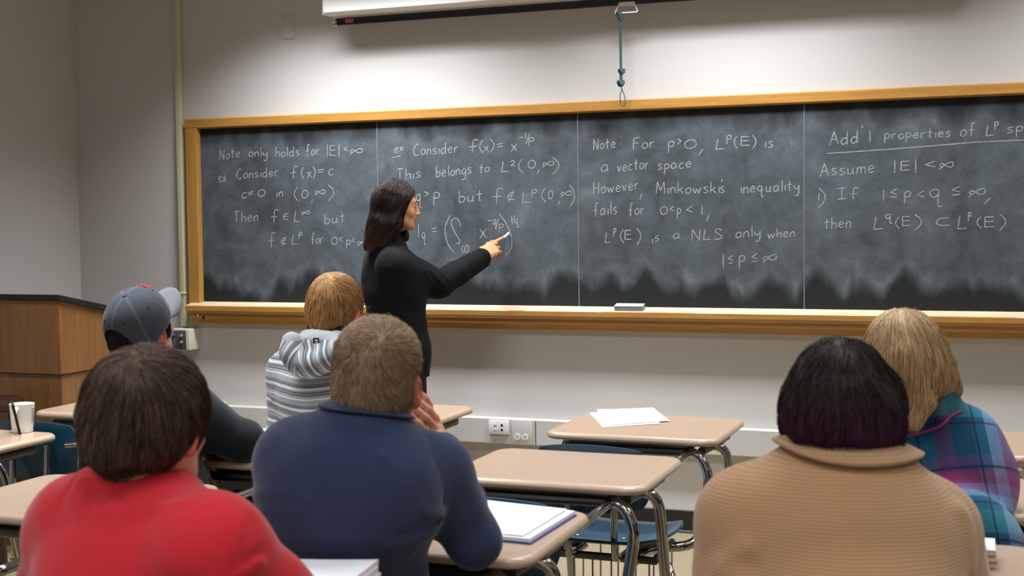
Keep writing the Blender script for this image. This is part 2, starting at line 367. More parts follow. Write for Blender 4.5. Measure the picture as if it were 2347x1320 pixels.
LINES = [
 (450, 290, 4.4, 0, [("Note",235,335,440,302,100),(":",462,305,482,302,90),("only",528,306,720,300,95),("holds",800,308,1040,296,100),("for",1105,300,1245,280,112),("|E|",1312,298,1445,298,108),("<",1485,262,1532,262,80),("@",1550,285,1680,280,100),(".",1688,298,1695,298,90),
  ("ex",222,550,300,545,90),("_",222,568,312,545,90),("Consider",405,530,830,500,100),("f",950,522,1030,515,115),("(",1055,520,1090,520,100),("x",1118,522,1165,515,130),(")",1175,518,1200,510,105),("=",1225,490,1290,485,90),("c",1330,492,1395,488,120),
  ("c",455,725,520,720,115),("!",520,712,578,705,80),("0",620,710,698,705,72),("in",805,712,875,708,95),("(",985,740,1030,740,118),("0",1062,728,1130,722,82),(",",1160,748,1182,745,100),("@",1195,700,1300,690,90),(")",1320,742,1390,738,140),
  ("Then",380,968,625,955,112),("f",755,970,835,970,130),("$",875,950,930,945,85),("L",985,965,1048,965,112),("@",1062,898,1140,888,65),("but",1292,985,1505,965,108),
  ("f",730,1220,805,1220,150),("#",855,1195,915,1195,90),("L",960,1195,1030,1190,105),("p",1035,1105,1068,1105,75),("for",1160,1195,1280,1180,112),("0",1362,1195,1425,1190,78),("<",1445,1178,1478,1178,90),("p",1512,1195,1558,1195,95),("<",1562,1185,1605,1185,80),("@",1625,1215,1740,1200,95)]),
 (870, 280, 4.1255, 1, [("ex",140,288,230,278,95),("_",118,338,205,325,90),("Consider",320,318,745,288,108),("f",845,288,940,282,118),("(",945,285,985,285,105),("x",985,282,1040,278,110),(")",1040,280,1085,275,110),("=",1112,268,1175,258,100),("x",1245,282,1310,276,145),("-",1312,180,1362,175,60),("1",1370,165,1388,160,65),("/",1382,212,1422,205,95),("p",1408,190,1465,188,85),
  ("This",165,548,390,525,105),("belongs",535,525,870,488,108),("to",945,485,1040,468,95),("L",1150,478,1230,470,105),("2",1240,418,1292,412,52),("(",1312,470,1362,470,112),("0",1405,440,1478,435,78),(",",1495,462,1520,455,110),("@",1540,435,1648,422,92),(")",1625,485,1700,478,138),
  ("q",345,755,405,752,140),(">",425,722,470,718,90),("p",510,732,572,728,130),("but",750,765,980,742,115),("f",1065,770,1180,765,140),("#",1210,745,1280,740,95),("L",1345,768,1428,765,112),("p",1440,680,1492,675,80),("(",1530,748,1580,748,112),("0",1597,730,1642,728,82),(",",1690,760,1708,758,110),("@",1712,722,1818,708,105),(")",1790,790,1848,785,178),
  ("|",352,1085,380,1085,115),("q",400,1110,442,1108,125),("=",492,1072,545,1066,110),("(",775,1235,800,1235,62),("0",805,1240,845,1236,72),(",",862,1250,878,1248,80),("@",895,1248,990,1235,80),("x",948,1105,1022,1098,185),("-",1020,965,1065,960,60),("q",1072,975,1115,972,100),("/",1095,1018,1132,1002,95),("p",1130,1008,1172,1005,85),("1",1238,945,1254,942,60),("/",1248,972,1285,955,80),("q",1275,962,1322,960,85)]),
 (1330, 300, 4.0, 2, [("Note",120,178,325,155,100),(":",362,130,380,126,150),("For",485,175,685,155,110),("p",805,155,865,152,115),(">",890,150,928,145,110),("0",955,165,1072,160,82),(",",1090,190,1140,182,130),("L",1240,175,1325,170,100),("p",1342,85,1388,83,85),("(",1410,152,1442,152,95),("E",1468,140,1562,138,88),(")",1575,160,1612,155,110),("is",1690,155,1775,150,110),
  ("a",190,378,265,372,125),("vector",340,378,630,345,110),("space",710,358,1020,336,100),(".",1055,350,1068,348,80),("However",120,580,540,540,112),(",",548,600,575,592,130),("Minkowski",695,582,1280,568,110),("'",1292,545,1305,540,100),("s",1285,570,1322,566,110),("inequality",1470,572,2010,550,108),
  ("fails",125,780,340,762,118),("for",445,780,590,766,118),("0",735,770,802,768,76),("<",822,758,866,755,95),("p",888,765,924,762,100),("<",970,768,1036,765,105),("1",1095,770,1130,768,90),(",",1160,795,1195,788,140),
  ("L",225,1032,287,1028,98),("p",305,935,330,935,78),("(",365,1018,405,1018,102),("E",405,1002,477,1000,92),(")",515,1035,557,1030,128),("is",655,1035,725,1005,95),("a",852,990,918,988,95),("NLS",1022,1008,1305,1000,98),("only",1425,985,1655,968,105),("when",1720,985,1970,970,90),
  ("1",1300,1262,1318,1262,135),("&",1352,1238,1408,1235,105),("p",1455,1210,1512,1206,125),("&",1568,1225,1632,1218,105),("@",1672,1218,1802,1200,118),(".",1825,1218,1835,1216,60)]),
 (1850, 260, 4.4, 3, [("Add",228,325,520,298,130),("'",550,215,568,210,90),("l",615,298,645,295,132),("properties",780,262,1450,236,105),("of",1545,232,1700,222,130),("L",1800,232,1892,225,110),("p",1890,130,1932,128,90),("sp",2015,198,2180,186,110),
  ("Assume",132,638,685,592,135),("|",872,600,892,600,118),("E",940,582,1042,575,98),("|",1086,595,1102,595,118),("<",1180,566,1308,562,115),("@",1335,572,1478,556,120),(".",1532,570,1545,570,80),
  ("1",110,885,124,885,80),(")",110,935,188,930,165),("If",305,868,525,858,112),("1",760,880,778,880,112),("&",835,872,918,868,118),("p",980,855,1052,850,130),("<",1105,872,1188,870,125),("q",1235,862,1378,860,190),("&",1455,850,1560,845,120),("@",1630,852,1802,832,130),(",",1790,885,1872,868,150),
  ("then",175,1168,445,1148,118),("L",668,1178,778,1170,138),("q",790,1070,866,1068,100),("(",890,1155,937,1155,100),("E",955,1140,1048,1138,102),(")",1075,1170,1158,1165,140),("^",1297,1145,1452,1140,115),("L",1515,1172,1618,1168,138),("p",1625,1045,1658,1042,90),("(",1710,1150,1768,1150,100),("E",1785,1155,1898,1150,112),(")",1935,1170,2004,1165,140)])]
BIG = [(1, 870, 280, 4.1255, [[(668,878),(625,980),(622,1060),(650,1160),(708,1240)], [(765,985),(745,925),(710,912),(680,935),(690,1000),(740,1090),(758,1130),(745,1150),(728,1142)], [(1132,868),(1190,945),(1225,1020),(1245,1090),(1250,1160),(1230,1220),(1197,1260)]]),
       (3, 1850, 260, 4.4, [[(200,405),(700,372),(1300,325),(1700,292),(2187,270)]])]
ROWS = ([300, 520, 715, 960, 1190], [280, 480, 740, 1080], [160, 360, 570, 770, 1010, 1220], [270, 590, 860, 1160])
wr = [[MB() for _ in R] for R in ROWS]
YC = -.0126
def stroke(mb, pts, wd=.0052):
    """a chalk line: a low ridge following the points (given on the board)"""
    P = [np.array(p, float) for p in pts]
    n = len(P); V = []; F = []
    for i in range(n):
        t = P[min(i+1, n-1)]-P[max(i-1, 0)]; t /= np.linalg.norm(t)+1e-9; q = np.array([-t[1], t[0]])
        h = wd/2*(.85+.3*random.random())*(0.7 if i in (0, n-1) else 1)
        for o_, d in ((-h, 0.0), (0, -.0009), (h, 0.0)): V.append((P[i][0]+q[0]*o_, YC+d, P[i][1]+q[1]*o_))
    for i in range(n-1):
        for k in range(2): F.append([i*3+k, i*3+k+1, i*3+k+4, i*3+k+3])
    mb.add(V, F)
def toboard(u, v):
    p = at_y(u, v, YC); return (p[0], p[2])
def poly2(pts):
    """smooth between corners (a doubled point is a corner)"""
    segs = [[pts[0]]]
    for p in pts[1:]:
        if p == segs[-1][-1]: segs.append([p])
        else: segs[-1].append(p)
    out = []
    for s_ in segs:
        if len(s_) > 1: out += [tuple(q) for q in spline(s_, 5)]
    return out
for ox, oy, sc, pi, words in LINES:
    for txt, x0, y0, x1, y1, h in words:
        row = min(range(len(ROWS[pi])), key=lambda r: abs(ROWS[pi][r]-(y0+y1)/2+(20 if len(txt) == 1 else 0)))
        tw = sum(GW[c] for c in txt)-1.3; cx = 0.0
        jit = [random.uniform(-.4, .4) for _ in txt]
        for c, j in zip(txt, jit):
            for st in G[c].split('|'):
                pts = [tuple(map(float, p.split(','))) for p in st.split()]
                q = []
                for px, py in poly2(pts):
                    f = (cx+px-.3)/tw
                    u = x0+(x1-x0)*f; v = y0+(y1-y0)*f-(py+(j if len(txt) > 1 else 0))*h/10
                    q.append(toboard(ox+u/sc, oy+v/sc))
                stroke(wr[pi][row], q)
            cx += GW[c]
for pi, ox, oy, sc, L in BIG:
    for pts in L: stroke(wr[pi][-1 if pi == 1 else 0], [toboard(ox+u/sc, oy+v/sc) for u, v in [tuple(p) for p in spline(pts, 6)]])
for k in range(4):
    for mb in wr[k]: bput(mb.build('chalk_writing', M['chalk'], None, True))

# eraser, chalk ring, small things on and around the board
def eraser():
    c = at_y(1443, 712, -.058); t = empty('chalkboard_eraser', (c[0], -.056, BZ0-.0098)); t.rotation_euler = (math.radians(12), 0, 0)
    tag(t, 'dusty grey felt eraser lying on the oak chalk tray', 'eraser')
    felt = plain('grey_felt', (150, 158, 166), .95, 0, .2, 0, .3, 60)
    MB().box((0, 0, .010), (.134, .048, .018), .003).build('felt_pad', felt, t)
    MB().box((0, 0, .0215), (.136, .050, .006), .002).build('backing', plain('dusty_backing', (176, 182, 188), .9, 0, .2, 0, .2, 40), t)
eraser()
def ring():
    c = at_y(448, 729, -.06); t = empty('wire_ring', tuple(c)); tag(t, 'thin silver wire ring hanging at the left end of the chalk tray', 'ring')
    R = .02
    MB().tube([(R*math.cos(a), -.004+.004*math.sin(2*a), R*1.15*math.sin(a)) for a in np.linspace(0, 2*PI, 28, endpoint=False)], .0016, 8, closed=True).build('ring_wire', M['chrome'], t)
    d = at_y(466, 728, -.05)-c
    MB().box(tuple(d), (.010, .012, .014), .003).build('screw_block', M['blackmetal'], t)
ring()

# ------------------------------------------------------------------ things on the front wall
pipe = empty('wall_conduit', (-4.075, -.018, 0)); tag(pipe, 'cream painted conduit running up the wall beside the chalkboard', 'pipe')
MB().box((0, 0, (.905+CEIL)/2), (.034, .034, CEIL-.905), .006, 3).build('conduit', M['ivory'], pipe)
MB().box((0, -.002, 1.083), (.040, .040, .012), .003).build('coupling', M['ivory'], pipe)
sw = empty('switch_box', (-4.048, 0, .845)); tag(sw, 'cream wall box with grey switch plate and blue knob left of the board', 'switch box')
MB().box((0, -.05, 0), (.118, .1, .112), .005, 3).build('box_body', plain('cream_box', (214, 211, 192), .5), sw)
MB().box((-.008, -.1015, -.002), (.092, .003, .100), .001).build('switch_plate', plain('grey_plate', (104, 110, 116), .35, .5), sw)
for dx, dz, c, r in ((-.045, .022, (52, 92, 190), .011), (.012, .022, (200, 180, 150), .007), (.012, -.012, (190, 186, 178), .006), (.012, -.038, (50, 50, 52), .006)):
    mb = MB()
    if c[2] == 190: mb.box((dx, -.107, dz), (.034, .010, .014), .004, 3)
    else:
        mb.tube([(dx, -.1, dz), (dx, -.111, dz)], r, 14)
    mb.build('knob', plain('knob_plastic', c, .4), sw)
MB().box((-.04, -.1035, -.022), (.026, .002, .05), .0008).build('outlet_insert', plain('grey_green', (86, 104, 92), .5), sw)
bp = empty('blank_cover_plate', (-3.425, 0, 2.437)); tag(bp, 'blank white cover plate high on the wall left of the screen', 'cover plate')
MB().box((0, -.003, 0), (.07, .006, .115), .002).build('plate', M['wall'], bp)

rw = empty('cable_raceway', (0, 0, .437)); tag(rw, 'grey cable raceway running along the wall under the chalkboard', 'raceway')
MB().prism([(-.002, -.062), (-.046, -.062), (-.05, -.058), (-.05, .058), (-.046, .062), (-.002, .062)], 0, XL+.003, XR-.003).build('raceway_channel', M['raceway'], rw, True, 20)
MB().box((-2.205+.107, -.0503, 0), (.003, .002, .112)).build('cover_joint', M['blackmetal'], rw, False)
o1 = empty('data_outlet', (-2.282, -.05, .456)); tag(o1, 'white data outlet plate with two dark jacks on the raceway', 'outlet')
MB().box((0, -.006, 0), (.104, .012, .066), .003).build('plate', M['white'], o1)
for z in (-.011, .012):
    MB().prism([(.016, z-.007), (.024, z), (.016, z+.007), (.010, z)], 1, -.0135, -.010).build('jack', M['blackmetal'], o1, False)
    MB().box((-.018, -.0125, z), (.014, .003, .010), .001).build('blank_insert', M['raceway'], o1)
o2 = empty('power_outlet', (-2.165, -.05, .437)); tag(o2, 'double power outlet set in the raceway beside the data plate', 'outlet')
MB().box((0, -.002, 0), (.106, .004, .118), .001).build('plate', M['raceway'], o2)
for x in (-.024, .016):
    mb = MB(); mb.tube([(x, -.004, -.022), (x, -.0075, -.022)], .0155, 20); rc = mb.build('receptacle', M['white'], o2)
    sl = MB()
    for dx, dz, w_, h_ in ((-.005, .003, .0028, .009), (.005, .003, .0028, .008), (0, -.007, .004, .004)): sl.box((x+dx, -.0078, -.022+dz), (w_, .001, h_))
    sl.build('slots', M['blackmetal'], rc, False)

# ------------------------------------------------------------------ projection screen
SX0, SX1 = -3.115, -.115
scr = empty('projection_screen', (SX0, 0, 2.45)); tag(scr, 'white wall projection screen casing with black bottom bar above the chalkboard', 'projection screen')
def sput(o): o.parent = scr; o.location = (-SX0, 0, -2.45); return o
hz = 2.452
case = [(-.19, hz), (-.2, hz+.01), (-.2, hz+.11), (-.17, hz+.14), (-.09, hz+.14), (-.075, hz+.12), (-.075, hz), (-.09, hz)]
sput(MB().prism(case, 0, SX0, SX1).build('screen_casing', plain('casing_white', (232, 231, 226), .4), None, True, 20))
for x in (SX0, SX1):
    sput(MB().box((x, -.138, hz+.066), (.006, .128, .136), .002).build('end_cap', plain('endcap', (196, 196, 190), .4), None))
for x in (SX0+.35, SX1-.35):
    sput(MB().box((x, -.041, hz+.08), (.04, .078, .05), .003).build('wall_bracket', M['white'], None))
sput(MB().box(((SX0+SX1)/2+.01, -.105, 2.428), (SX1-SX0-.02, .018, .034), .004).build('bottom_bar', M['blackmetal'], None))
sput(MB().box(((SX0+SX1)/2, -.105, 2.452), (SX1-SX0-.1, .003, .02)).build('screen_fabric', M['white'], None, False))
sput(MB().tube([(SX0+.01, -.105, 2.422), (SX0+.03, -.105, 2.422)], .014, 16).build('bar_end', M['chrome'], None))
c = at_y(800, 46, -.115)
sput(MB().box((c[0], -.1145, 2.428), (.045, .001, .018)).build('warning_sticker', plain('red_sticker', (186, 92, 92), .5, 0, .5, 0, .3, 90), None, False))
hx = -1.617
h = MB().tube([(hx-.035, -.118, 2.414), (hx-.052, -.124, 2.378), (hx-.052, -.124, 2.374), (hx+.052, -.124, 2.374), (hx+.052, -.124, 2.378), (hx+.035, -.118, 2.414)], .0035, 10)
h.box((hx, -.117, 2.414), (.075, .006, .018), .002)
sput(h.build('pull_handle', plain('clear_handle', (215, 216, 212), .25), None))
cord = empty('pull_cord', (-1.645, -.124, 2.374)); tag(cord, 'knotted dark green cord hanging from the screen handle to the board', 'cord')
gm = plain('green_cord', (58, 84, 80), .85, 0, .3, 0, .25, 400)
k = MB().tube([(0, 0, .004), (-.001, 0, -.05), (0, .0, -.15), (.001, 0, -.255)], .0058, 10, smooth=4)
def knot(mb, z, r, sx=0):
    mb.tube([(sx+r*.9*math.cos(a)+.002*math.sin(3*a), r*.7*math.sin(a), z+r*.8*math.sin(2*a)) for a in np.linspace(0, 2*PI, 26, endpoint=False)], r*.55, 8, closed=True)
knot(k, -.006, .011, -.004); knot(k, -.022, .009); knot(k, -.262, .011, .004); knot(k, -.315, .012)
k.tube([(.0, 0, -.262), (.002, 0, -.32)], .007, 8)
k.tube([(0, 0, -.262), (.014, -.003, -.258), (.02, -.004, -.268)], .004, 8)
k.build('cord_rope', gm, cord)
MB().tube([(0, 0, -.325), (.004, 0, -.345), (-.004, -.001, -.37), (.001, -.002, -.405), (.014, -.003, -.418), (.02, -.003, -.408), (.018, -.002, -.375), (.006, 0, -.345), (.001, 0, -.325)], .0022, 8, smooth=5).build('cord_loop', gm, cord)

# ------------------------------------------------------------------ lectern and stool
lec = empty('lectern', (-3.905, -1.2, 0)); tag(lec, 'brown wood veneer lectern with black sloped top in the left corner', 'lectern')
LW, LD = .74, .62
side = [(0, .79), (LD, .79), (LD, .99), (0, 1.115)]
mb = MB()
V = [(x, y, z) for x in (-LW, 0) for y, z in side]
mb.add(V, [[0, 1, 2, 3], [7, 6, 5, 4], [0, 4, 5, 1], [1, 5, 6, 2], [2, 6, 7, 3], [3, 7, 4, 0]])
mb.build('upper_cabinet', M['podium'], lec, False)
MB().box((-LW/2, LD/2+.004, .3925), (LW-.02, LD-.02, .785)).build('base_cabinet', M['podium'], lec, False)
MB().box((-.008, .008, .79+.16), (.018, .018, .318), .002).build('corner_trim', wood_mat('trim_veneer', (128, 78, 36), (158, 104, 58), (6, 6, .5)), lec)
tp = MB(); e = .018
V = [(x, y, z+dz) for dz in (0, .026) for x in (-LW-e, e) for y, z in ((-e, 1.115+e*.2), (LD+e, .99-e*.2))]
tp.add(V, [[0, 1, 3, 2], [4, 6, 7, 5], [0, 2, 6, 4], [1, 5, 7, 3], [0, 4, 5, 1], [2, 3, 7, 6]])
tb = tp.build('top_board', M['black'], lec, False); bv = tb.modifiers.new('bevel', 'BEVEL'); bv.width = .006; bv.segments = 3
st = empty('stool', (-4.16, -1.40, 0)); tag(st, 'round dark wooden stool standing in front of the lectern', 'stool')
dk = wood_mat('dark_stained_wood', (44, 26, 18), (66, 42, 30), (5, 1, 1), .35)
MB().lathe([(.0, .652), (.150, .652), (.168, .660), (.172, .675), (.166, .692), (.150, .698), (0, .698)], n=40).build('seat', dk, st)
for k in range(4):
    a = PI/4+k*PI/2+.3; MB().tube([(.12*math.cos(a), .12*math.sin(a), .66), (.19*math.cos(a), .19*math.sin(a), 0)], .017, 12).build('leg', dk, st)
MB().tube([(.158*math.cos(a), .158*math.sin(a), .30) for a in np.linspace(0, 2*PI, 36, endpoint=False)], .009, 10, closed=True).build('foot_ring', dk, st)
# ------------------------------------------------------------------ desks with attached chairs
def rrect(w, d, r, n=8):
    P = []
    for cx, cy, a0 in ((w/2-r, d/2-r, 0), (-w/2+r, d/2-r, 90), (-w/2+r, -d/2+r, 180), (w/2-r, -d/2+r, 270)):
        for k in range(n+1):
            a = math.radians(a0+90*k/n); P.append((cx+r*math.cos(a), cy+r*math.sin(a)))
    return P
def make_desk():
    t = empty('student_desk')
    W_, D_ = .590, .494
    # moulded top with a rounded edge
    prof = [(.018, .7150), (.009, .7160), (.003, .7190), (0, .7240), (.0005, .7290), (.003, .7340), (.007, .7375), (.012, .7393), (.018, .7398), (.034, .7400)]
    mb = MB(); V = []; F = []; n = None
    for ins, z in prof:
        R = rrect(W_-2*ins, D_-2*ins, max(.062-ins, .016)); n = len(R); V += [(x, y, z) for x, y in R]
    for i in range(len(prof)-1):
        for k in range(n): F.append([i*n+k, i*n+(k+1) % n, (i+1)*n+(k+1) % n, (i+1)*n+k])
    F.append(list(range(n))[::-1]); F.append([(len(prof)-1)*n+k for k in range(n)])
    mb.add(V, F).build('desktop', M['desktop'], t, True, 60)
    # flat steel frame and the pan under the top
    fr = MB().tube([(.205, -.205, .690), (.05, -.212, .690), (-.15, -.212, .690), (-.205, -.20, .690), (-.23, -.17, .690), (-.24, -.05, .690), (-.24, .12, .690), (-.2, .17, .690), (.2, .17, .690), (.24, .12, .690), (.24, -.05, .690), (.23, -.17, .690)], .014, 10, smooth=3)
    fr.box((0, -.02, .708), (.42, .36, .012), .003); fr.box((0, -.196, .695), (.42, .012, .030), .003)
    fr.build('under_frame', M['steel'], t)
    for s in (-1, 1):
        lg = empty  # front leg: out from under the side of the top, then down to the floor
        l = MB().tube([(s*.20, -.06, .692), (s*.25, -.055, .690), (s*.277, -.045, .672), (s*.287, -.03, .62), (s*.292, .0, .45), (s*.298, .055, .20), (s*.302, .09,   .022)], .016, 14, smooth=5)
        lo_ = l.build('leg', M['chrome'], t)
        MB().lathe([(.017, 0), (.019, .004), (.019, .022), (.016, .03)], (s*.302, .094, 0), 16).build('foot_cap', M['black'], lo_)
    # one tube carries the top: from under its right corner, out, down and back below the seat
    a = MB().tube([(.165, -.16, .690), (.205, -.205, .692), (.243, -.222, .672), (.264, -.225, .615), (.252, -.22, .53), (.240, -.22, .46), (.225, -.235, .412), (.19, -.265, .398), (.14, -.30, .398), (.10, -.40, .402), (.10, -.52, .402)], .016, 14, smooth=6)
    a.build('support_tube', M['chrome'], t)
    b = MB().tube([(.195, -.20, .690), (.197, -.26, .690), (.197, -.47, .688), (.185, -.515, .684), (.12, -.545, .678)], .0125, 12, smooth=5)
    b.build('arm_bar', M['chrome'], t)
    # chair
    su = MB()
    for x in (-.095, .055): su.tube([(x, -.40, .408), (x, -.53, .412), (x, -.565, .44), (x, -.568, .56), (x, -.560, .68)], .011, 12, smooth=5)
    su.build('back_post', M['chrome'], t)
    fb = MB().tube([(-.15, -.25, .405), (-.165, -.50, .405), (.165, -.50, .405), (.15, -.25, .405)], .0125, 12)
    fb.tube([(-.16, -.30, .405), (.16, -.30, .405)], .011, 10)
    for x in (-.11, .11): fb.box((x, -.40, .424), (.035, .16, .006), .001)
    fb.build('seat_frame', M['steel'], t)
    for s in (-1, 1):
        l = MB().tube([(s*.155, -.45, .404), (s*.195, -.49, .398), (s*.222, -.525, .36), (s*.232, -.545, .28), (s*.235, -.56, .022)], .0125, 12, smooth=5)
        lo_ = l.build('leg', M['chrome'], t)
        MB().lathe([(.015, 0), (.017, .004), (.017, .02), (.014, .028)], (s*.235, -.56, 0), 16).build('foot_cap', M['black'], lo_)
    # wire book rack
    rk = MB()
    for x in np.linspace(-.15, .15, 6): rk.tube([(x, -.25, .40), (x, -.255, .24), (x, -.28, .225), (x, -.50, .225), (x, -.52, .24), (x, -.52, .40)], .003, 6)
    for y, z in ((-.255, .25), (-.40, .2235), (-.52, .25)): rk.tube([(-.16, y, z), (.16, y, z)], .004, 6)
    rk.build('book_rack', M['chrome'], t)
    # moulded seat shell
    def shell(name, f, nu, nv, th):
        A = np.array([[f(u, v) for u in np.linspace(-1, 1, nu)] for v in np.linspace(-1, 1, nv)])
        N = np.zeros_like(A); du = np.gradient(A, axis=1); dv = np.gradient(A, axis=0); N = np.cross(du, dv); N /= np.linalg.norm(N, axis=2, keepdims=True)+1e-9
        V = np.concatenate([(A).reshape(-1, 3), (A-N*th).reshape(-1, 3)]); F = []; o = nu*nv
        for j in range(nv-1):
            for i in range(nu-1):
                a = j*nu+i; F.append([a, a+1, a+nu+1, a+nu]); F.append([o+a, o+a+nu, o+a+nu+1, o+a+1])
        for i in range(nu-1): F.append([i, o+i, o+i+1, i+1]); k = (nv-1)*nu+i; F.append([k, k+1, o+k+1, o+k])
        for j in range(nv-1): k = j*nu; F.append([k, k+nu, o+k+nu, o+k]); k = j*nu+nu-1; F.append([k, o+k, o+k+nu, k+nu])
        mb = MB(); mb.add(V, F); return mb.build(name, M['blue'], t, True, 75)
    def sq(u, v, k=.32):   # square to rounded square
        return u*math.sqrt(1-k*v*v), v*math.sqrt(1-k*u*u)
    def seat(u, v):
        a, b = sq(u, v); x = .207*a; y = -.388+.210*b
        z = .456+.030*abs(a)**3-.022*max(0, b-.55)**1.5*2.2+.030*max(0, -b-.45)**2*2+.006*b*b
        return (x, y, z)
    shell('seat', seat, 25, 25, .009)
    def back(u, v):
        a, b = sq(u, v, .30); x = -.035+.192*a; z = .652+.108*b
        y = -.548+.045*a*a-.018*b+.008*b*b
        return (x, y, z)
    shell('backrest', back, 25, 17, .008)
    for x in (-.095, .055):
        for y in (-.33, -.47): MB().lathe([(.006, .4575), (.0055, .4605), (.003, .462), (0, .4622)], (x, y, 0), 10).build('seat_rivet', M['chrome'], t)
    return t
DESKS = [  # x, y, turn, label
 (-1.155, -1.545, -.015, 'empty beige desk of the front row with white papers lying on it'),
 (-1.186, -2.345, .0, 'empty beige desk with bare top between the papers desk and the notebook desk'),
 (-1.225, -3.130, .01, 'beige desk under the elbow of the person in the navy shirt'),
 (-1.260, -3.905, .0, 'beige desk in front of the person in red, stack of papers on it'),
 (-2.190, -1.515, .0, 'beige desk in front of the person in the striped grey hoodie'),
 (-2.190, -2.335, .0, 'beige desk in front of the person in the grey cap'),
 (-2.265, -3.120, .0, 'bare beige desk behind the person in the grey cap, seat empty'),
 (-2.335, -3.900, .0, 'beige desk whose rounded corner shows at the lower left picture edge'),
 (-3.195, -1.640, .0, 'beige desk right in front of the lectern, its blue chair empty'),
 (-3.310, -2.515, .0, 'beige desk with the white mug standing on it'),
 (-.220, -1.570, .0, 'beige desk by the wall beyond the person in plaid'),
 (-.230, -2.380, .0, 'beige desk at which the person in plaid sits'),
 (-.225, -3.165, .0, 'beige desk with small notebooks in front of the person in tan')]
proto = make_desk()
for i, (x, y, a, lab) in enumerate(DESKS):
    d = proto if i == 0 else copy_tree(proto)
    d.location = (x, y, 0); d.rotation_euler = (0, 0, a)
    tag(d, lab, 'desk', 'student desks with attached blue chairs')
ZD = .740

# ------------------------------------------------------------------ things on the desks
def sheet(name, quad, z, lift=0.0, th=.0004, n=10, parent=None, mat=None, curl=0.0):
    """a sheet of paper over four corners (x, y), a little wavy"""
    a, b, c, d = [np.array(q, float) for q in quad]; V = []; F = []
    for j in range(n+1):
        for i in range(n+1):
            u, v = i/n, j/n; p = (a*(1-u)+b*u)*(1-v)+(d*(1-u)+c*u)*v
            V.append((p[0], p[1], z+lift*math.sin(3*u+2*v)**2*.5+curl*(u**4+v**4)*.5))
    m_ = len(V); V += [(x, y, zz-th) for x, y, zz in V]
    for j in range(n):
        for i in range(n):
            k = j*(n+1)+i; F.append([k, k+1, k+n+2, k+n+1]); F.append([m_+k, m_+k+n+1, m_+k+n+2, m_+k+1])
    for k in range(n):
        for e, f in ((k, k+1), (k*(n+1)+n, (k+1)*(n+1)+n), (n*(n+1)+k+1, n*(n+1)+k), ((k+1)*(n+1), k*(n+1))): F.append([f, e, m_+e, m_+f])
    return MB().add(V, F).build(name, mat or M['paper'], parent, True, 60)
def printed():
    t = NT('printed_paper'); o = t.coord(which='Generated'); x, y, z = t.xyz(o)
    ln = t.math('GREATER_THAN', t.math('FRACT', t.math('MULTIPLY', y, 16)), .72)
    wd = t.math('GREATER_THAN', t.noise(t.coord((40, 14, 1), 'Generated'), 1, 2), .5)
    inn = t.math('MULTIPLY', t.math('GREATER_THAN', x, .1), t.math('LESS_THAN', x, .85))
    inn = t.math('MULTIPLY', inn, t.math('LESS_THAN', y, .9))
    f = t.math('MULTIPLY', t.math('MULTIPLY', ln, wd), t.math('MULTIPLY', inn, .22))
    t.color(t.mix(f, srgb(242, 245, 250), srgb(120, 125, 140))); t.set(Roughness=.8); return t.m
M['printed'] = printed()
q = [at_z(*p, ZD)[:2] for p in ((1382, 980), (1514, 972), (1481, 941), (1350, 947))]
tag(sheet('paper_sheet', q, ZD+.0012, .001, curl=.002), 'lower white printed sheet lying skewed on the front desk', 'paper', 'loose papers on the front desk')
q = [at_z(*p, ZD)[:2] for p in ((1386, 977), (1535, 967), (1497, 938), (1368, 941))]
tag(sheet('paper_sheet', q, ZD+.0032, .0012, curl=.003, mat=M['printed']), 'topmost white printed sheet lying on the front desk', 'paper', 'loose papers on the front desk')
# notebook under the elbow of the person in navy
nb = empty('notebook', (-1.225, -3.13, ZD)); tag(nb, "open white notebook in a blue cover under the elbow of the person in navy", 'notebook')
def rel(P, b): return [np.array(p[:2])-np.array(b.location[:2]) for p in P]
cov = rel([at_z(*p, ZD) for p in ((940, 1222), (1216, 1249), (1322, 1182), (1060, 1151))], nb)
cm = np.mean(cov, axis=0)
sheet('cover', cov, .0035, 0, .003, parent=nb, mat=M['bluecard'])
pg = [cm+(c_-cm)*.975 for c_ in cov]; sheet('page_block', pg, .0125, 0, .0085, parent=nb)
top = [cm+(c_-cm)*.93+np.array([-.012, .004]) for c_ in cov]; sheet('top_page', top, .0142, .0006, parent=nb, curl=.002)
# stack of paper at the bottom of the picture
sk = empty('paper_stack', (-1.235, -3.86, ZD)); tag(sk, "thick stack of white paper in front of the person in red", 'paper stack')
A_ = at_y(868, 1286, -3.765); B_ = at_y(692, 1304, -3.80)
for i in range(8):
    z_ = (A_[2]-ZD)*(i+1)/8
    P = [np.array(p) for p in ((B_[0]-.03, B_[1]-.20), (A_[0]+.02, A_[1]-.215), (A_[0], A_[1]), (B_[0], B_[1]))]
    P = [p-np.array([-1.235, -3.86])+np.array([random.uniform(-.004, .004), random.uniform(-.004, .004)]) for p in P]
    sheet('paper_sheet', P, z_, .0008, (A_[2]-ZD)/8-.0004, parent=sk, curl=.002 if i > 5 else 0)
# papers on the desk beside the person in the cap
q = [at_z(*p, ZD)[:2] for p in ((560, 1032), (690, 1042), (740, 998), (600, 990))]
pf = empty('paper_pad', (float(np.mean([a[0] for a in q])), float(np.mean([a[1] for a in q])), ZD)); tag(pf, 'white paper pad on the desk between the person in the cap and the navy shirt', 'paper pad')
R_ = rel(q, pf); sheet('backing_board', R_, .004, 0, .003, parent=pf, mat=M['black']); sheet('sheets', [np.array(a)*.97 for a in R_], .012, .001, .008, parent=pf, curl=.002)
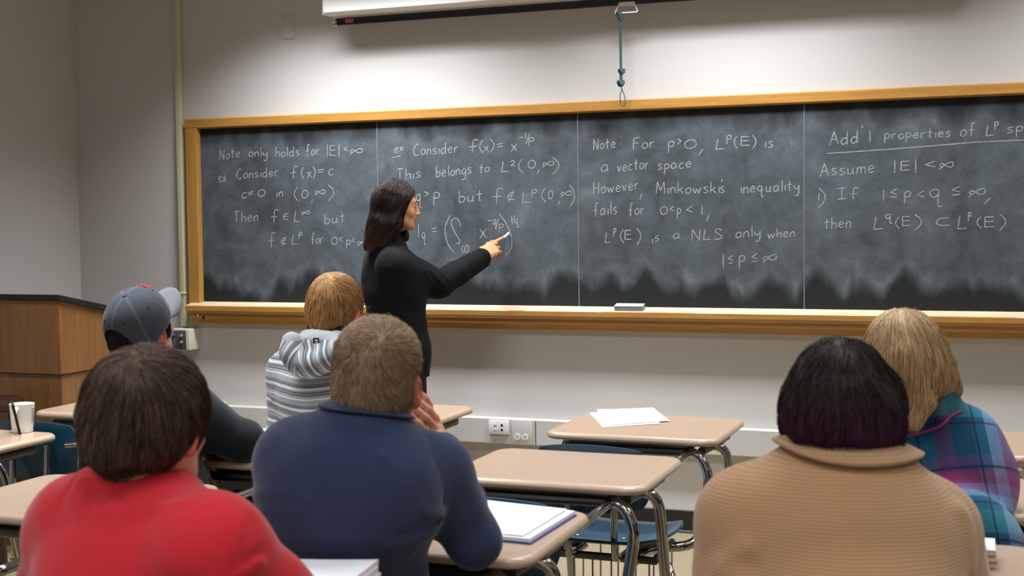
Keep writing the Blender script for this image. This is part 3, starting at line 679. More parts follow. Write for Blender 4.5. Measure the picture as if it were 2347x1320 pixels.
# crumpled tissue at the hoodie person's desk
tp_ = at_z(962, 920, ZD+.008); cr = MB()
bm = bmesh.new(); bmesh.ops.create_icosphere(bm, subdivisions=3, radius=.02)
for v in bm.verts: v.co *= 1+.28*math.sin(v.co.x*260+1)*math.cos(v.co.y*310)+.12*random.random(); v.co.z = v.co.z*.55
cr.add([v.co for v in bm.verts], [[v.index for v in f.verts] for f in bm.faces]); bm.free()
to = cr.build('crumpled_tissue', M['paper'], None, False); to.location = (tp_[0], tp_[1]-.0, ZD+.010); tag(to, 'crumpled white tissue on the desk in front of the striped hoodie', 'tissue')
# mug and pen
mg = at_z(52, 990, ZD)
mug = empty('mug', (mg[0], mg[1], ZD)); mug.rotation_euler = (0, 0, math.radians(-72)); tag(mug, 'white mug with small blue print on the left desk, a pen in its handle', 'mug')
H_ = .098
MB().lathe([(0.0, .0), (.032, 0), (.0345, .003), (.0415, H_-.004), (.0418, H_), (.0405, H_+.001), (.039, H_-.002), (.0325, .008), (0, .006)], n=40).build('mug_body', plain('white_ceramic', (236, 234, 226), .18, 0, .5, .4), mug)
MB().tube([(.038, 0, .082), (.050, 0, .084), (.060, 0, .070), (.062, 0, .050), (.056, 0, .030), (.044, 0, .020), (.035, 0, .020)], [.0085, .0075, .0068, .0068, .0068, .0075, .0085], 12, smooth=5).build('handle', plain('white_ceramic_handle', (236, 234, 226), .18, 0, .5, .4), mug)
pr = MB()
for r_ in range(7):
    z0 = .078-r_*.0072
    aw = (.55, .62, .5, .6, .45, .58, .4)[r_]; a = 1.30
    while a < 1.30+aw:
        w2 = random.uniform(.03, .06); rr = .0345+.0070*(z0/H_)+.0006
        P4 = [(rr*math.cos(x_), rr*math.sin(x_), z0+dz) for x_, dz in ((a, 0), (a+w2, 0), (a+w2, .0042), (a, .0042))]
        pr.add(P4, [[0, 1, 2, 3]]); a += w2+.02
pr.build('print', plain('blue_print', (120, 128, 178), .5), mug, False)
pen = empty('pen', (0, 0, 0)); tag(pen, 'black pen standing through the handle of the white mug', 'pen')
p0 = at_z(46, 996, ZD+.004); p1 = at(27, 920, np.dot(p0-CAM, _fw)-.008)
pen.location = tuple(p0)
dv = p1-p0
MB().tube([(0, 0, 0), tuple(dv*.88)], .0048, 12).build('barrel', M['blackmetal'], pen)
MB().tube([tuple(dv*.88), tuple(dv)], [.0052, .004], 12).build('cap', M['chrome'], pen)
# notebooks at the right
nbk = at_z(2242, 1290, ZD)
for i in range(3):
    t = empty('small_notebook', (nbk[0]-.045, nbk[1]+.0, ZD+.0135*i)); t.rotation_euler = (0, 0, .12-.05*i)
    tag(t, ('lowest', 'middle', 'topmost')[i]+' of the small notebooks stacked on the desk by the tan sweater', 'notebook', 'small notebooks by the tan sweater')
    MB().box((0, 0, .0064), (.15, .10, .0105), .001).build('page_block', plain('cream_pages', (206, 198, 182), .8), t)
    MB().box((0, 0, .0125), (.154, .104, .0012)).build('cover', M['paper'] if i == 2 else plain('tan_cover', (150, 130, 104), .7), t)
# ------------------------------------------------------------------ smooth solid modelling for people: distance fields turned into meshes
A3 = lambda p: np.asarray(p, np.float32)
class Cone:
    """tapered limb from a to b; optionally flattened by s along n"""
    def __init__(q, a, b, ra, rb=None, n=None, s=1.0):
        q.a, q.b = A3(a), A3(b); q.ra = ra; q.rb = ra if rb is None else rb; q.n = None
        if n is not None: q.n = A3(n)/np.linalg.norm(n); q.s = s
        q.R = max(q.ra, q.rb)
    def d(q, P):
        v = P-q.a; ab = q.b-q.a
        if q.n is not None:
            v = v+np.outer(v@q.n, q.n)*(q.s-1); ab = ab+q.n*(ab@q.n)*(q.s-1)
        t = np.clip((v@ab)/max(ab@ab, 1e-12), 0, 1)
        return np.sqrt(((v-t[:, None]*ab)**2).sum(1))-(q.ra+(q.rb-q.ra)*t)
    def bb(q): r = q.R; return np.minimum(q.a, q.b)-r, np.maximum(q.a, q.b)+r
class Ell:
    def __init__(q, c, r, R=None): q.c = A3(c); q.r = A3(r); q.M = np.eye(3, dtype=np.float32) if R is None else A3(R)
    def d(q, P):
        v = (P-q.c)@q.M.T; k0 = np.sqrt(((v/q.r)**2).sum(1)); k1 = np.sqrt(((v/q.r**2)**2).sum(1))
        return np.where(k1 > 1e-6, k0*(k0-1)/np.maximum(k1, 1e-6), -q.r.min())
    def bb(q): r = q.r.max(); return q.c-r, q.c+r
class Half:
    """everything on the far side of a plane: d = (p-o).n"""
    def __init__(q, o, n): q.o = A3(o); q.n = A3(n)/np.linalg.norm(n)
    def d(q, P): return (P-q.o)@q.n
class Sub:
    """a field used as one shape"""
    def __init__(q, F): q.F = F
    def d(q, P): return q.F.ev(P)
    def bb(q): return q.F.box()
class Field:
    def __init__(s): s.L = []; s.disp = None
    def u(s, p, k=.01): s.L.append((p, 'u', k)); return s
    def sub(s, p, k=.004): s.L.append((p, 's', k)); return s
    def cut(s, p, k=.004): s.L.append((p, 'i', k)); return s
    def chain(s, pts, rs, k=.01, n=None, fl=1.0):
        for i in range(len(pts)-1): s.u(Cone(pts[i], pts[i+1], rs[i], rs[i+1], n, fl), k)
        return s
    def box(s):
        lo = np.full(3, 1e9); hi = -lo
        for p, op, k in s.L:
            if op == 'u': a, b = p.bb(); lo = np.minimum(lo, a); hi = np.maximum(hi, b)
        return lo, hi
    def ev(s, P, L=None):
        P = np.asarray(P, np.float32); d = None
        for p, op, k in (s.L if L is None else L):
            e = p.d(P)
            if d is None: d = e; continue
            if op == 's': e = -e
            if op == 'u':
                h = np.clip(.5+.5*(e-d)/k, 0, 1) if k > 0 else (d < e)*1.0
                d = e*(1-h)+d*h-k*h*(1-h)
            else:
                h = np.clip(.5-.5*(e-d)/k, 0, 1); d = e*(1-h)+d*h+k*h*(1-h)
        if s.disp is not None and L is None: d = d-s.disp(P)
        return d
    def grad(s, P, e=.0015):
        g = np.stack([s.ev(P+np.eye(3, dtype=np.float32)[i]*e)-s.ev(P-np.eye(3, dtype=np.float32)[i]*e) for i in range(3)], 1)
        return g/(np.linalg.norm(g, axis=1, keepdims=True)+1e-9)

def polygonise(F, h, pad=.02):
    """surface nets on a grid of step h, worked out only near the surface"""
    lo, hi = F.box(); lo = lo-pad; B = 12
    nb = np.maximum(1, np.ceil((hi+pad-lo)/(h*B)).astype(int)); n = nb*B+1
    val = np.zeros(n, np.float32)
    ix = np.stack(np.meshgrid(*[np.arange(k) for k in nb], indexing='ij'), -1).reshape(-1, 3)
    cen = (lo+(ix+.5)*(h*B)).astype(np.float32); rad = h*B*.5*1.7321
    dc = F.ev(cen); each = [p.d(cen) for p, op, k in F.L]
    loc = np.stack(np.meshgrid(*[np.arange(B+1)]*3, indexing='ij'), -1).reshape(-1, 3)
    for i in range(len(ix)):
        s0 = ix[i]*B; sl = tuple(slice(a, a+B+1) for a in s0)
        if abs(dc[i]) > rad*1.9+.012:
            val[sl] = np.where(val[sl] == 0, np.float32(1 if dc[i] > 0 else -1), val[sl]); continue
        L = []; got = False
        mu = min([each[j][i] for j, (p, op, k) in enumerate(F.L) if op == 'u'])
        for j, (p, op, k) in enumerate(F.L):
            e = each[j][i]
            if op == 'u':
                if e > max(mu, 0)*1.6+rad*3.4+k: continue
            elif not got: continue
            elif op == 's':
                if e > rad*2+k: continue
            elif op == 'i':
                if e < -rad*2-k: continue
            L.append((p, op, k)); got = True
        P = (lo+(s0+loc)*h).astype(np.float32); d = F.ev(P, L)
        if F.disp is not None: d = d-F.disp(P)
        val[sl] = np.where(d == 0, 1e-6, d).reshape(B+1, B+1, B+1)
    sg = val < 0
    c = [sg[i:n[0]-1+i, j:n[1]-1+j, k:n[2]-1+k] for i in (0, 1) for j in (0, 1) for k in (0, 1)]
    cnt = sum(x.astype(np.int8) for x in c); act = np.argwhere((cnt > 0) & (cnt < 8))
    vid = -np.ones(n-1, np.int64); vid[tuple(act.T)] = np.arange(len(act))
    pos = np.zeros((len(act), 3)); num = np.zeros(len(act))
    cor = [np.array(x) for x in ((0, 0, 0), (1, 0, 0), (0, 1, 0), (1, 1, 0), (0, 0, 1), (1, 0, 1), (0, 1, 1), (1, 1, 1))]
    for a, b in ((0, 1), (2, 3), (4, 5), (6, 7), (0, 2), (1, 3), (4, 6), (5, 7), (0, 4), (1, 5), (2, 6), (3, 7)):
        va = val[tuple((act+cor[a]).T)]; vb = val[tuple((act+cor[b]).T)]; m = (va < 0) != (vb < 0)
        t = np.where(m, va/np.where(m, va-vb, 1), 0); t = np.clip(t, 0, 1)
        pos += np.where(m[:, None], cor[a]+(cor[b]-cor[a])*t[:, None], 0); num += m
    V = lo+(act+pos/np.maximum(num, 1)[:, None])*h
    Fq = []
    for ax in range(3):
        o1, o2 = [(1, 2), (2, 0), (0, 1)][ax]
        s1 = [slice(None)]*3; s2 = [slice(None)]*3; s1[ax] = slice(0, -1); s2[ax] = slice(1, None)
        E = np.argwhere(sg[tuple(s1)] != sg[tuple(s2)])
        E = E[(E[:, o1] > 0) & (E[:, o2] > 0) & (E[:, o1] < n[o1]-1) & (E[:, o2] < n[o2]-1)]
        if not len(E): continue
        inside = sg[tuple(E.T)]
        q = []
        for da, db in ((-1, -1), (0, -1), (0, 0), (-1, 0)):
            C = E.copy(); C[:, o1] += da; C[:, o2] += db; q.append(vid[tuple(C.T)])
        q = np.stack(q, 1); q = np.where(inside[:, None], q, q[:, ::-1]); Fq.append(q)
    Fq = np.concatenate(Fq); Fq = Fq[(Fq >= 0).all(1)]
    return V, Fq

def solid(name, F, h, mat, parent=None, attrs=None):
    V, Q = polygonise(F, h)
    at_ = {k: f(V) for k, f in (attrs or {}).items()}
    o = mesh(name, V, Q, mat, None, True, at_)
    if parent is not None:
        o.parent = parent; o.data.transform(Matrix.Translation(-Vector(parent.location)))
    return o

def hnoise(P, s, seed=0):
    """cheap smooth noise from warped sines, about -1..1"""
    p = P*s+seed*1.7
    x, y, z = p[:, 0], p[:, 1], p[:, 2]
    return (np.sin(x*1.0+1.3*np.sin(y*.9+seed))+np.sin(y*1.13+1.2*np.sin(z*1.07+2*seed))+np.sin(z*.93+1.4*np.sin(x*1.1+3)))/3

# ---- hair
def grow(F, roots, flow, steps, ds, lift, stick=.85, wave=.0, stop=None):
    """strands combed along the surface of F; returns (steps+1, N, 3)"""
    P = A3(roots).copy(); out = [P.copy()]; N = len(P)
    ds = A3(ds); lift = A3(lift); ph = rng.uniform(0, 6.28, N)
    for i in range(steps):
        g = F.grad(P); D = flow(P, i/steps); D = D-g*(D*g).sum(1, keepdims=True)*stick
        D /= np.linalg.norm(D, axis=1, keepdims=True)+1e-9
        go = ds if stop is None else ds*np.where(stop(P), .04, 1.0)
        P = P+D*go[:, None]
        if wave: P = P+np.cross(D, g)*(wave*np.sin(ph+i*.9))[:, None]
        want = lift*(i+1)/steps
        P = P-F.grad(P)*((F.ev(P)-want)*stick)[:, None]
        out.append(P.copy())
    return np.array(out)
def strands(S, r0, r1, sides=3):
    """thin tapering tubes along strands S (k, N, 3)"""
    k, N, _ = S.shape
    T = np.gradient(S, axis=0); T /= np.linalg.norm(T, axis=2, keepdims=True)+1e-9
    ref = np.tile(np.array([.31, .52, .79]), (N, 1)); X = np.cross(T, ref[None]); X /= np.linalg.norm(X, axis=2, keepdims=True)+1e-9
    Y = np.cross(T, X); R = np.linspace(0, 1, k)**1.5
    R = (r0*(1-R)+r1*R)[:, None, None]
    if hasattr(r0, '__len__'): pass
    V = np.stack([S+R*(math.cos(2*PI*j/sides)*X+math.sin(2*PI*j/sides)*Y) for j in range(sides)], 2)  # k,N,sides,3
    idx = np.arange(k*N*sides).reshape(k, N, sides)
    Q = np.stack([idx[:-1], np.roll(idx, -1, 2)[:-1], np.roll(idx, -1, 2)[1:], idx[1:]], -1).reshape(-1, 4)
    return V.reshape(-1, 3), Q
def hair_object(name, F, h, mat, parent, rootmask, nroot, flow, steps, length, lift, r=(.0006, .0003), stick=.85, wave=0, tintf=None, spread=.25, stop=None):
    """the hair as one mesh: an under-layer shaped by F plus combed strands"""
    V, Q = polygonise(F, h)
    if rootmask is None: cand = V
    else: cand = V[rootmask(V)]
    roots = cand[rng.integers(0, len(cand), nroot)]+rng.normal(0, h*.5, (nroot, 3))
    L = length*rng.uniform(1-spread*2, 1, nroot)
    lf = rng.uniform(lift[0], lift[1], nroot)
    S = grow(F, roots, flow, steps, L/steps, lf, stick, wave, stop)
    SV, SQ = strands(S, *r)
    tint = rng.uniform(0, 1, nroot); tv = np.tile(np.repeat(tint, 3), steps+1)
    al = np.repeat(np.linspace(0, 1, steps+1), nroot*3)
    Vt = np.concatenate([V, SV]); Qt = np.concatenate([Q, SQ+len(V)])
    tt = np.concatenate([.5+.25*hnoise(V, 60), tv]); 
    tone = tintf(Vt) if tintf else np.full(len(Vt), .5)
    o = mesh(name, Vt, Qt, mat, None, True, {'tint': tt, 'tone': tone})
    o.parent = parent; o.data.transform(Matrix.Translation(-Vector(parent.location)))
    return o
def hair_mat(name, dark, mid, light, tone2=None, rough=.38):
    t = NT(name); a = t.n('ShaderNodeAttribute', attribute_name='tint'); b = t.n('ShaderNodeAttribute', attribute_name='tone'); t.b.inputs['Specular IOR Level'].default_value = .25
    c = t.ramp(a.outputs['Fac'], [(0, srgb(*dark)), (.5, srgb(*mid)), (1, srgb(*light))])
    if tone2:
        c2 = t.ramp(a.outputs['Fac'], [(0, srgb(*tone2[0])), (.5, srgb(*tone2[1])), (1, srgb(*tone2[2]))]); c = t.mix(b.outputs['Fac'], c, c2)
    t.color(c); t.set(Roughness=rough); t.b.inputs['Anisotropic'].default_value = .5
    return t.m
def skin_mat(name, c, red):
    """skin; 'blush' marks lips, ears and knuckles"""
    t = NT(name); a = t.n('ShaderNodeAttribute', attribute_name='blush'); n = t.noise(t.coord(), 60, 4)
    b = t.mix(t.math('MULTIPLY', n, .35), srgb(*c), srgb(*red)); t.color(t.mix(a.outputs['Fac'], b, srgb(*red)))
    t.set(Roughness=.5); t.b.inputs['Subsurface Weight'].default_value = .12; t.b.inputs['Subsurface Radius'].default_value = (.01, .004, .002)
    t.bump(t.noise(t.coord(), 500, 2), .08, .0006); return t.m
def cloth_mat(name, c, weave=900, bump=.25, fuzz=.2, var=.08, rough=.9):
    t = NT(name); n = t.noise(t.coord(), 25, 4); w_ = t.noise(t.coord(), weave, 2); a = srgb(*c)
    t.color(t.mix(n, tuple(x*(1-var) for x in a[:3])+(1,), tuple(min(1, x*(1+var)) for x in a[:3])+(1,)))
    t.set(Roughness=rough); t.b.inputs['Specular IOR Level'].default_value = .2
    t.b.inputs['Sheen Weight'].default_value = fuzz; t.b.inputs['Sheen Roughness'].default_value = .4
    t.bump(w_, bump, .0008); return t.m

# ---- bodies
def frame(yaw, pitch=0.0, roll=0.0):
    """rows: right, forward, up; yaw turns left, pitch looks up, roll tilts to its right"""
    cy, sy = math.cos(yaw), math.sin(yaw); r = np.array([cy, sy, 0]); f = np.array([-sy, cy, 0]); u = np.array([0, 0, 1.0])
    f, u = f*math.cos(pitch)+u*math.sin(pitch), u*math.cos(pitch)-f*math.sin(pitch)
    r, u = r*math.cos(roll)-u*math.sin(roll), u*math.cos(roll)+r*math.sin(roll)
    return np.stack([r, f, u])
class Head:
    def __init__(s, c, R, k=1.0): s.c = np.asarray(c, float); s.R = R; s.k = k
    def w(s, x, y, z): return s.c+s.k*(np.array([x, y, z])@s.R)
    def loc(s, P): return ((P-s.c)@s.R.T)/s.k
    def ell(s, c, r, R=None): return Ell(s.w(*c), np.array(r)*s.k, s.R if R is None else R@s.R)
    def cone(s, a, b, ra, rb=None): return Cone(s.w(*a), s.w(*b), ra*s.k, (ra if rb is None else rb)*s.k)
def head_skin(F, H, fem=False, jaw=1.0):
    F.u(H.ell((0, -.008, .012), (.0735, .094, .094)), .012)
    F.u(H.ell((0, .034, -.03), (.062, .060, .082)), .02)
    F.u(H.ell((0, .044, -.078), (.050*jaw, .047, .036)), .025)
    for s in (-1, 1):
        F.u(H.cone((s*.060, .0, -.055), (s*.030*jaw, .070, -.098), .014, .013), .022)       # jaw line
        F.u(H.ell((s*.040, .066, -.034), (.020, .018, .018)), .02)                           # cheek
    F.u(H.ell((0, .084, -.103), (.018, .014, .014)), .018)                                   # chin
    F.u(H.cone((-.034, .078, .020), (.034, .078, .020), .011), .014)                         # brow
    for s in (-1, 1): F.sub(H.ell((s*.032, .104, -.002), (.017, .018, .011)), .012)          # eye hollow
    for s in (-1, 1): F.u(H.ell((s*.031, .0775, -.002), (.0145, .0125, .0115)), .004)        # eyelid over the ball
    F.u(H.cone((0, .090, .010), (0, .110, -.034), .0065, .0105), .012)                       # nose
    for s in (-1, 1): F.u(H.ell((s*.0105, .099, -.038), (.0075, .010, .0065)), .006)
    for s in (-1, 1): F.sub(H.ell((s*.006, .103, -.046), (.0035, .0045, .004)), .003)
    F.u(H.ell((0, .083, -.062), (.024, .014, .016)), .012)                                   # mouth mound
    F.u(H.cone((-.020, .0895, -.0605), (0, .0985, -.0585), .0035, .0052), .003); F.u(H.cone((.020, .0895, -.0605), (0, .0985, -.0585), .0035, .0052), .003)
    F.u(H.cone((-.017, .0885, -.0705), (0, .0955, -.0715), .0040, .0062), .003); F.u(H.cone((.017, .0885, -.0705), (0, .0955, -.0715), .0040, .0062), .003)
    F.sub(H.cone((-.024, .096, -.0655), (.024, .096, -.0655), .0012), .003)
    for s in (-1, 1):                                                                        # ears
        Re = np.stack([[math.cos(.42), -s*math.sin(.42), 0], [s*math.sin(.42), math.cos(.42), 0], [0, 0, 1]])
        t_ = .16; Rt = np.array([[1, 0, 0], [0, math.cos(t_), math.sin(t_)], [0, -math.sin(t_), math.cos(t_)]])
        Ra = Re@Rt
        F.u(H.ell((s*.083, -.010, -.018), (.0075, .019, .032), Ra), .006)
        F.u(H.ell((s*.0815, -.003, -.046), (.0065, .010, .010), Ra), .006)
        F.sub(H.ell((s*.0915, -.006, -.014), (.006, .011, .020), Ra), .004)
def blush_head(H):
    def f(V):
        L = H.loc(V); x, y, z = L.T
        lips = np.clip(1.6-(np.abs((z+.0655)/.0105)**2+np.abs(x/.024)**4+np.clip((.082-y)/.006, 0, 9)), 0, 1)*.9
        ear = np.clip((np.abs(x)-.078)/.006, 0, 1)*(np.abs(z+.02) < .05)*(np.abs(y) < .06)*.75
        nose = np.exp(-(((x/.014)**2)+((y-.112)/.012)**2+((z+.036)/.014)**2))*.35
        return np.maximum(np.maximum(lips, ear), nose)
    return f
def hand(F, wr, d, nrm, side, curl=(.5, .6, .7, .75), k=1.0, thumb=(.5, .5), spread=.10, thumb_tip=None, finger_tips=None):
    """palm, four fingers and a thumb; d wrist-to-knuckles, nrm back of the hand, side +1 right / -1 left"""
    d = A3(d)/np.linalg.norm(d); nrm = A3(nrm)-d*(A3(nrm)@d); nrm /= np.linalg.norm(nrm); s = np.cross(d, nrm)*side   # s points to the little finger
    wr = A3(wr)
    kn = []
    for i, (o, l) in enumerate(((-.030, .088), (-.010, .092), (.011, .088), (.031, .078))): kn.append(wr+k*(d*l+s*o+nrm*(.004-.0025*abs(i-1))))
    F.u(Cone(wr, wr+d*.03*k, .022*k, .024*k, nrm, 1.35), .012)
    for i in range(4): F.u(Cone(wr+k*(d*.018+s*(-.014, -.005, .006, .015)[i]), kn[i], .0165*k, .0115*k, nrm, 1.15), .012)
    F.u(Cone(wr+k*(d*.022-s*.016-nrm*.006), wr+k*(d*.052-s*.030-nrm*.010), .016*k, .013*k), .012)
    F.u(Cone(wr+k*(d*.022+s*.018-nrm*.004), wr+k*(d*.062+s*.028-nrm*.004), .014*k, .011*k), .012)
    L = ((.042, .026, .021), (.046, .030, .022), (.043, .028, .022), (.034, .021, .019))
    for i in range(4):
        dd = d+s*(i-1.5)*spread; dd /= np.linalg.norm(dd); p = kn[i]; c = curl[i]; a = c*.9; R_ = (.0098, .0088, .0078, .0066)
        if i == 3: R_ = (.0086, .0078, .0069, .006)
        for j in range(3):
            q = p+k*L[i][j]*(dd*math.cos(a)-nrm*math.sin(a)); F.u(Cone(p, q, R_[j]*k, R_[j+1]*k), .004); p = q; a += c*(1.15, .9, 0)[j]
    p = wr+k*(d*.030-s*.028-nrm*.008)
    a, b = thumb
    t1 = p+k*.040*(d*math.cos(a)-s*math.sin(a)-nrm*.35); t2 = t1+k*.030*(d*math.cos(b)-s*math.sin(b)*.5-nrm*.45) if thumb_tip is None else (t1+A3(thumb_tip))/2
    t3 = t2+k*.024*(d-nrm*.5+s*.25)/1.2 if thumb_tip is None else A3(thumb_tip)
    F.u(Cone(p, t1, .0135*k, .0112*k), .008); F.u(Cone(t1, t2, .0105*k, .0095*k), .004); F.u(Cone(t2, t3, .0092*k, .0072*k), .004)
    return kn

def torso_prims(J, inf=0.0, w=1.0):
    """trunk and arms shared by skin and clothes; inf swells it"""
    L = []
    fw_ = J['fwd']; rt = J['right']; P, C, N = J['pelvis'], J['chest'], J['neck']
    hw = J.get('hip', .085)*w
    L.append((Cone(P-rt*hw, P+rt*hw, .092+inf), .03))
    Wd = J.get('waist', .118)*w
    mid = P*.5+C*.5
    L.append((Cone(P, mid, Wd+.018+inf, Wd+inf, fw_, 1.3), .05)); L.append((Cone(mid, C, Wd+inf, Wd+.018+inf, fw_, 1.3), .05))
    hc = J.get('chestw', .075)*w
    L.append((Cone(C-rt*hc, C+rt*hc, .105+inf, None, fw_, 1.08), .05))
    top = N*.72+C*.28
    L.append((Cone(C, top, .13*w+inf, .085+inf, fw_, 1.35), .05))
    for s, sh, el in ((-1, J['shL'], J['elL']), (1, J['shR'], J['elR'])):
        L.append((Cone(N-np.array([0, 0, .012]), sh, .045+inf, .054+inf), .05))
        L.append((Cone(sh, C+rt*s*hc, .056+inf, .07+inf), .05))
    return L
def arm_prims(J, side, inf=0.0, k=1.0, to=1.0):
    sh, el, wr = J['sh'+side], J['el'+side], J['wr'+side]
    m_ = sh*.5+el*.5; f_ = el*.62+wr*.38; e = el*(1-to)+wr*to
    return [(Cone(sh, m_, .053*k+inf, .047*k+inf), .04), (Cone(m_, el, .047*k+inf, .040*k+inf), .02), (Cone(el, f_, .040*k+inf, .037*k+inf), .02), (Cone(f_, e, .037*k+inf, .027*k+inf), .012)]
def leg_prims(J, inf=0.0, k=1.0):
    L = []
    for s in 'LR':
        hp, kn_, an = J['hp'+s], J['kn'+s], J['an'+s]
        L += [(Cone(hp, kn_, .082*k+inf, .058*k+inf), .03), (Cone(kn_, kn_*.6+an*.4, .056*k+inf, .053*k+inf), .02), (Cone(kn_*.6+an*.4, an, .053*k+inf, .036*k+inf), .02)]
    return L
def seated(x, y, neck, head, yaw=0.0, sh=.185, drop=.055, zp=.560, lean=0.0, **kw):
    """joints of a person on a desk chair at (x, y)"""
    R = frame(yaw); J = dict(right=R[0], fwd=R[1])
    P = np.array([x, y, zp]); N = np.array(neck, float); J['pelvis'] = P; J['neck'] = N; J['head'] = np.array(head, float)
    J['chest'] = N*.62+P*.38+R[1]*kw.pop('bow', 0.0)+np.array([0, 0, .0])
    shw = kw.pop('shv', (0, 0, 0))
    J['shL'] = N-R[0]*sh-np.array([0, 0, drop])+R[1]*.015; J['shR'] = N+R[0]*sh-np.array([0, 0, drop])+R[1]*.015
    for s, q in (('L', -1), ('R', 1)):
        J['hp'+s] = P+R[0]*q*.085; J['kn'+s] = P+R[0]*q*.105+R[1]*.42-np.array([0, 0, .03]); J['an'+s] = np.array([*(P+R[0]*q*.11+R[1]*.47)[:2], .09])
    J.update(kw); return J
def shoes(J, mat, parent):
    for s in 'LR':
        a = J['an'+s]; f = J.get('toe', J['fwd']); z = np.array([0, 0, 1.0]); b = np.array([a[0], a[1], 0.0])
        F = Field().u(Cone(b+z*.045-f*.035, b+z*.038+f*.10, .040, .034), .02).u(Cone(b+z*.045, b+z*.10, .042, .040), .02).u(Cone(b+z*.03+f*.10, b+z*.028+f*.15, .036, .028), .02).cut(Half(b+z*.002, -z), .004)
        solid('shoe', F, .008, mat, parent)
def body(J, root, H, skin, h=.0048, hands=True, neck_r=.054, extra=None, fem=False, handkw=None, jaw=1.0, nk=None):
    F = Field()
    for p, k in torso_prims(J, 0): F.u(p, k)
    for p, k in leg_prims(J): F.u(p, k)
    for s in 'LR':
        for p, k in arm_prims(J, s): F.u(p, k)
        a = J['an'+s]; F.u(Cone(np.array([a[0], a[1], .045]), np.array([a[0], a[1], .035])+J['fwd']*.12, .03, .024), .02)
    N = J['neck']; F.u(Cone(N-np.array([0, 0, .03]), H.w(0, -.022, -.05), neck_r+.006, neck_r), .03)
    head_skin(F, H, fem, jaw)
    for s, q in (('L', -1), ('R', 1)):
        kw = (handkw or {}).get(s, {}); wr, el = J['wr'+s], J['el'+s]
        d = kw.pop('d', wr-el); nn = kw.pop('n', np.array([0, 0, 1.0]))
        hand(F, wr, d, nn, q, **kw)
    if extra: extra(F)
    return solid('body', F, h, skin, root, {'blush': blush_head(H)})
def ridges(L):
    """folds (or, with a negative height, creases) along lines: (points, height, width)"""
    C = [(Cone(p, q, 0.0, 0.0), a, w_) for pts, a, w_ in L for p, q in zip(pts[:-1], pts[1:])]
    G_ = {}
    def f(V):
        r = np.zeros(len(V))
        c = V.mean(0); R_ = np.linalg.norm(V-c, axis=1).max()
        for k, a, w_ in C:
            m_ = (k.a+k.b)/2
            if np.linalg.norm(m_-c) > R_+np.linalg.norm(k.b-k.a)/2+w_*3: continue
            e = a*np.exp(-(k.d(V)/w_)**2); r = np.where(np.abs(e) > np.abs(r), e, r)
        return r
    return f
def collar(root, mat, c, rt, fw, top, edge, span=2.5, th=.004, n=41, m_=9, name='collar', F0=None):
    """turned-down collar: top and edge give (rx, ry, z, forward) at angle a from the back"""
    V = []; F = []
    for i in range(n):
        a = -span+2*span*i/(n-1); T = top(a); E_ = edge(a)
        for j in range(m_):
            t = j/(m_-1); q = [T[k]*(1-t)+E_[k]*t for k in range(4)]; b = .006*math.sin(PI*t)
            V.append(c+rt*math.sin(a)*(q[0]+b)-fw*math.cos(a)*(q[1]+b)+fw*q[3]+np.array([0, 0, q[2]+b*.5])-np.array(root.location))
    for i in range(n-1):
        for j in range(m_-1): k = i*m_+j; F.append([k, k+1, k+m_+1, k+m_])
    if F0 is not None:          # lie on the garment
        P = A3(V)+A3(root.location); t = np.tile(np.arange(m_)/(m_-1), n)
        for _ in range(5): P = P+F0.grad(P)*np.clip(th*(.6+1.2*t)-F0.ev(P), 0, .02)[:, None]
        V = list(P.astype(float)-np.array(root.location))
    o = MB().add(V, F).build(name, mat, root, True, 80)
    so = o.modifiers.new('thick', 'SOLIDIFY'); so.thickness = th; so.offset = 0; bv = o.modifiers.new('soft', 'BEVEL'); bv.width = th*.35; bv.segments = 2
    return o
def person(name, loc, label):
    t = empty(name, tuple(loc)); tag(t, label, 'person', 'people in the classroom'); return t
# ------------------------------------------------------------------ people
SKIN = skin_mat('fair_skin', (222, 168, 138), (196, 92, 76))
SKIN2 = skin_mat('warm_skin', (206, 152, 112), (168, 84, 70))
M['darktrouser'] = cloth_mat('dark_trouser_cloth', (34, 36, 42))
M['jeans'] = cloth_mat('denim', (46, 58, 84))
M['shoe'] = plain('dark_shoe', (36, 32, 30), .5)
M['blacktrouser'] = cloth_mat('black_trouser_cloth', (17, 17, 19), fuzz=.05)

def clothe(name, J, root, mat, h=.0075, inf=.012, sleeves=(.96, .96), extra=None, disp=None, attrs=None, w=1.0, armk=1.0, seat=True):
    F = Field()
    for p, k in torso_prims(J, inf, w): F.u(p, k)
    for s, t in zip('LR', sleeves):
        for p, k in arm_prims(J, s, inf, armk, t): F.u(p, k)
    N = J['neck']
    if extra: extra(F)
    F.disp = disp
    return solid(name, F, h, mat, root, attrs)
def trousers(J, root, mat, shoe=None, k=1.0, h=.011, inf=.009):
    F = Field(); P = J['pelvis']; r = J['right']
    F.u(Cone(P-r*.08-np.array([0, 0, .01]), P+r*.08-np.array([0, 0, .01]), .098))
    for p, kk in leg_prims(J, inf, k): F.u(p, kk)
    F.disp = lambda V: .002*hnoise(V, 30, 3)
    solid('trousers', F, h, mat, root); shoes(J, shoe or M['shoe'], root)

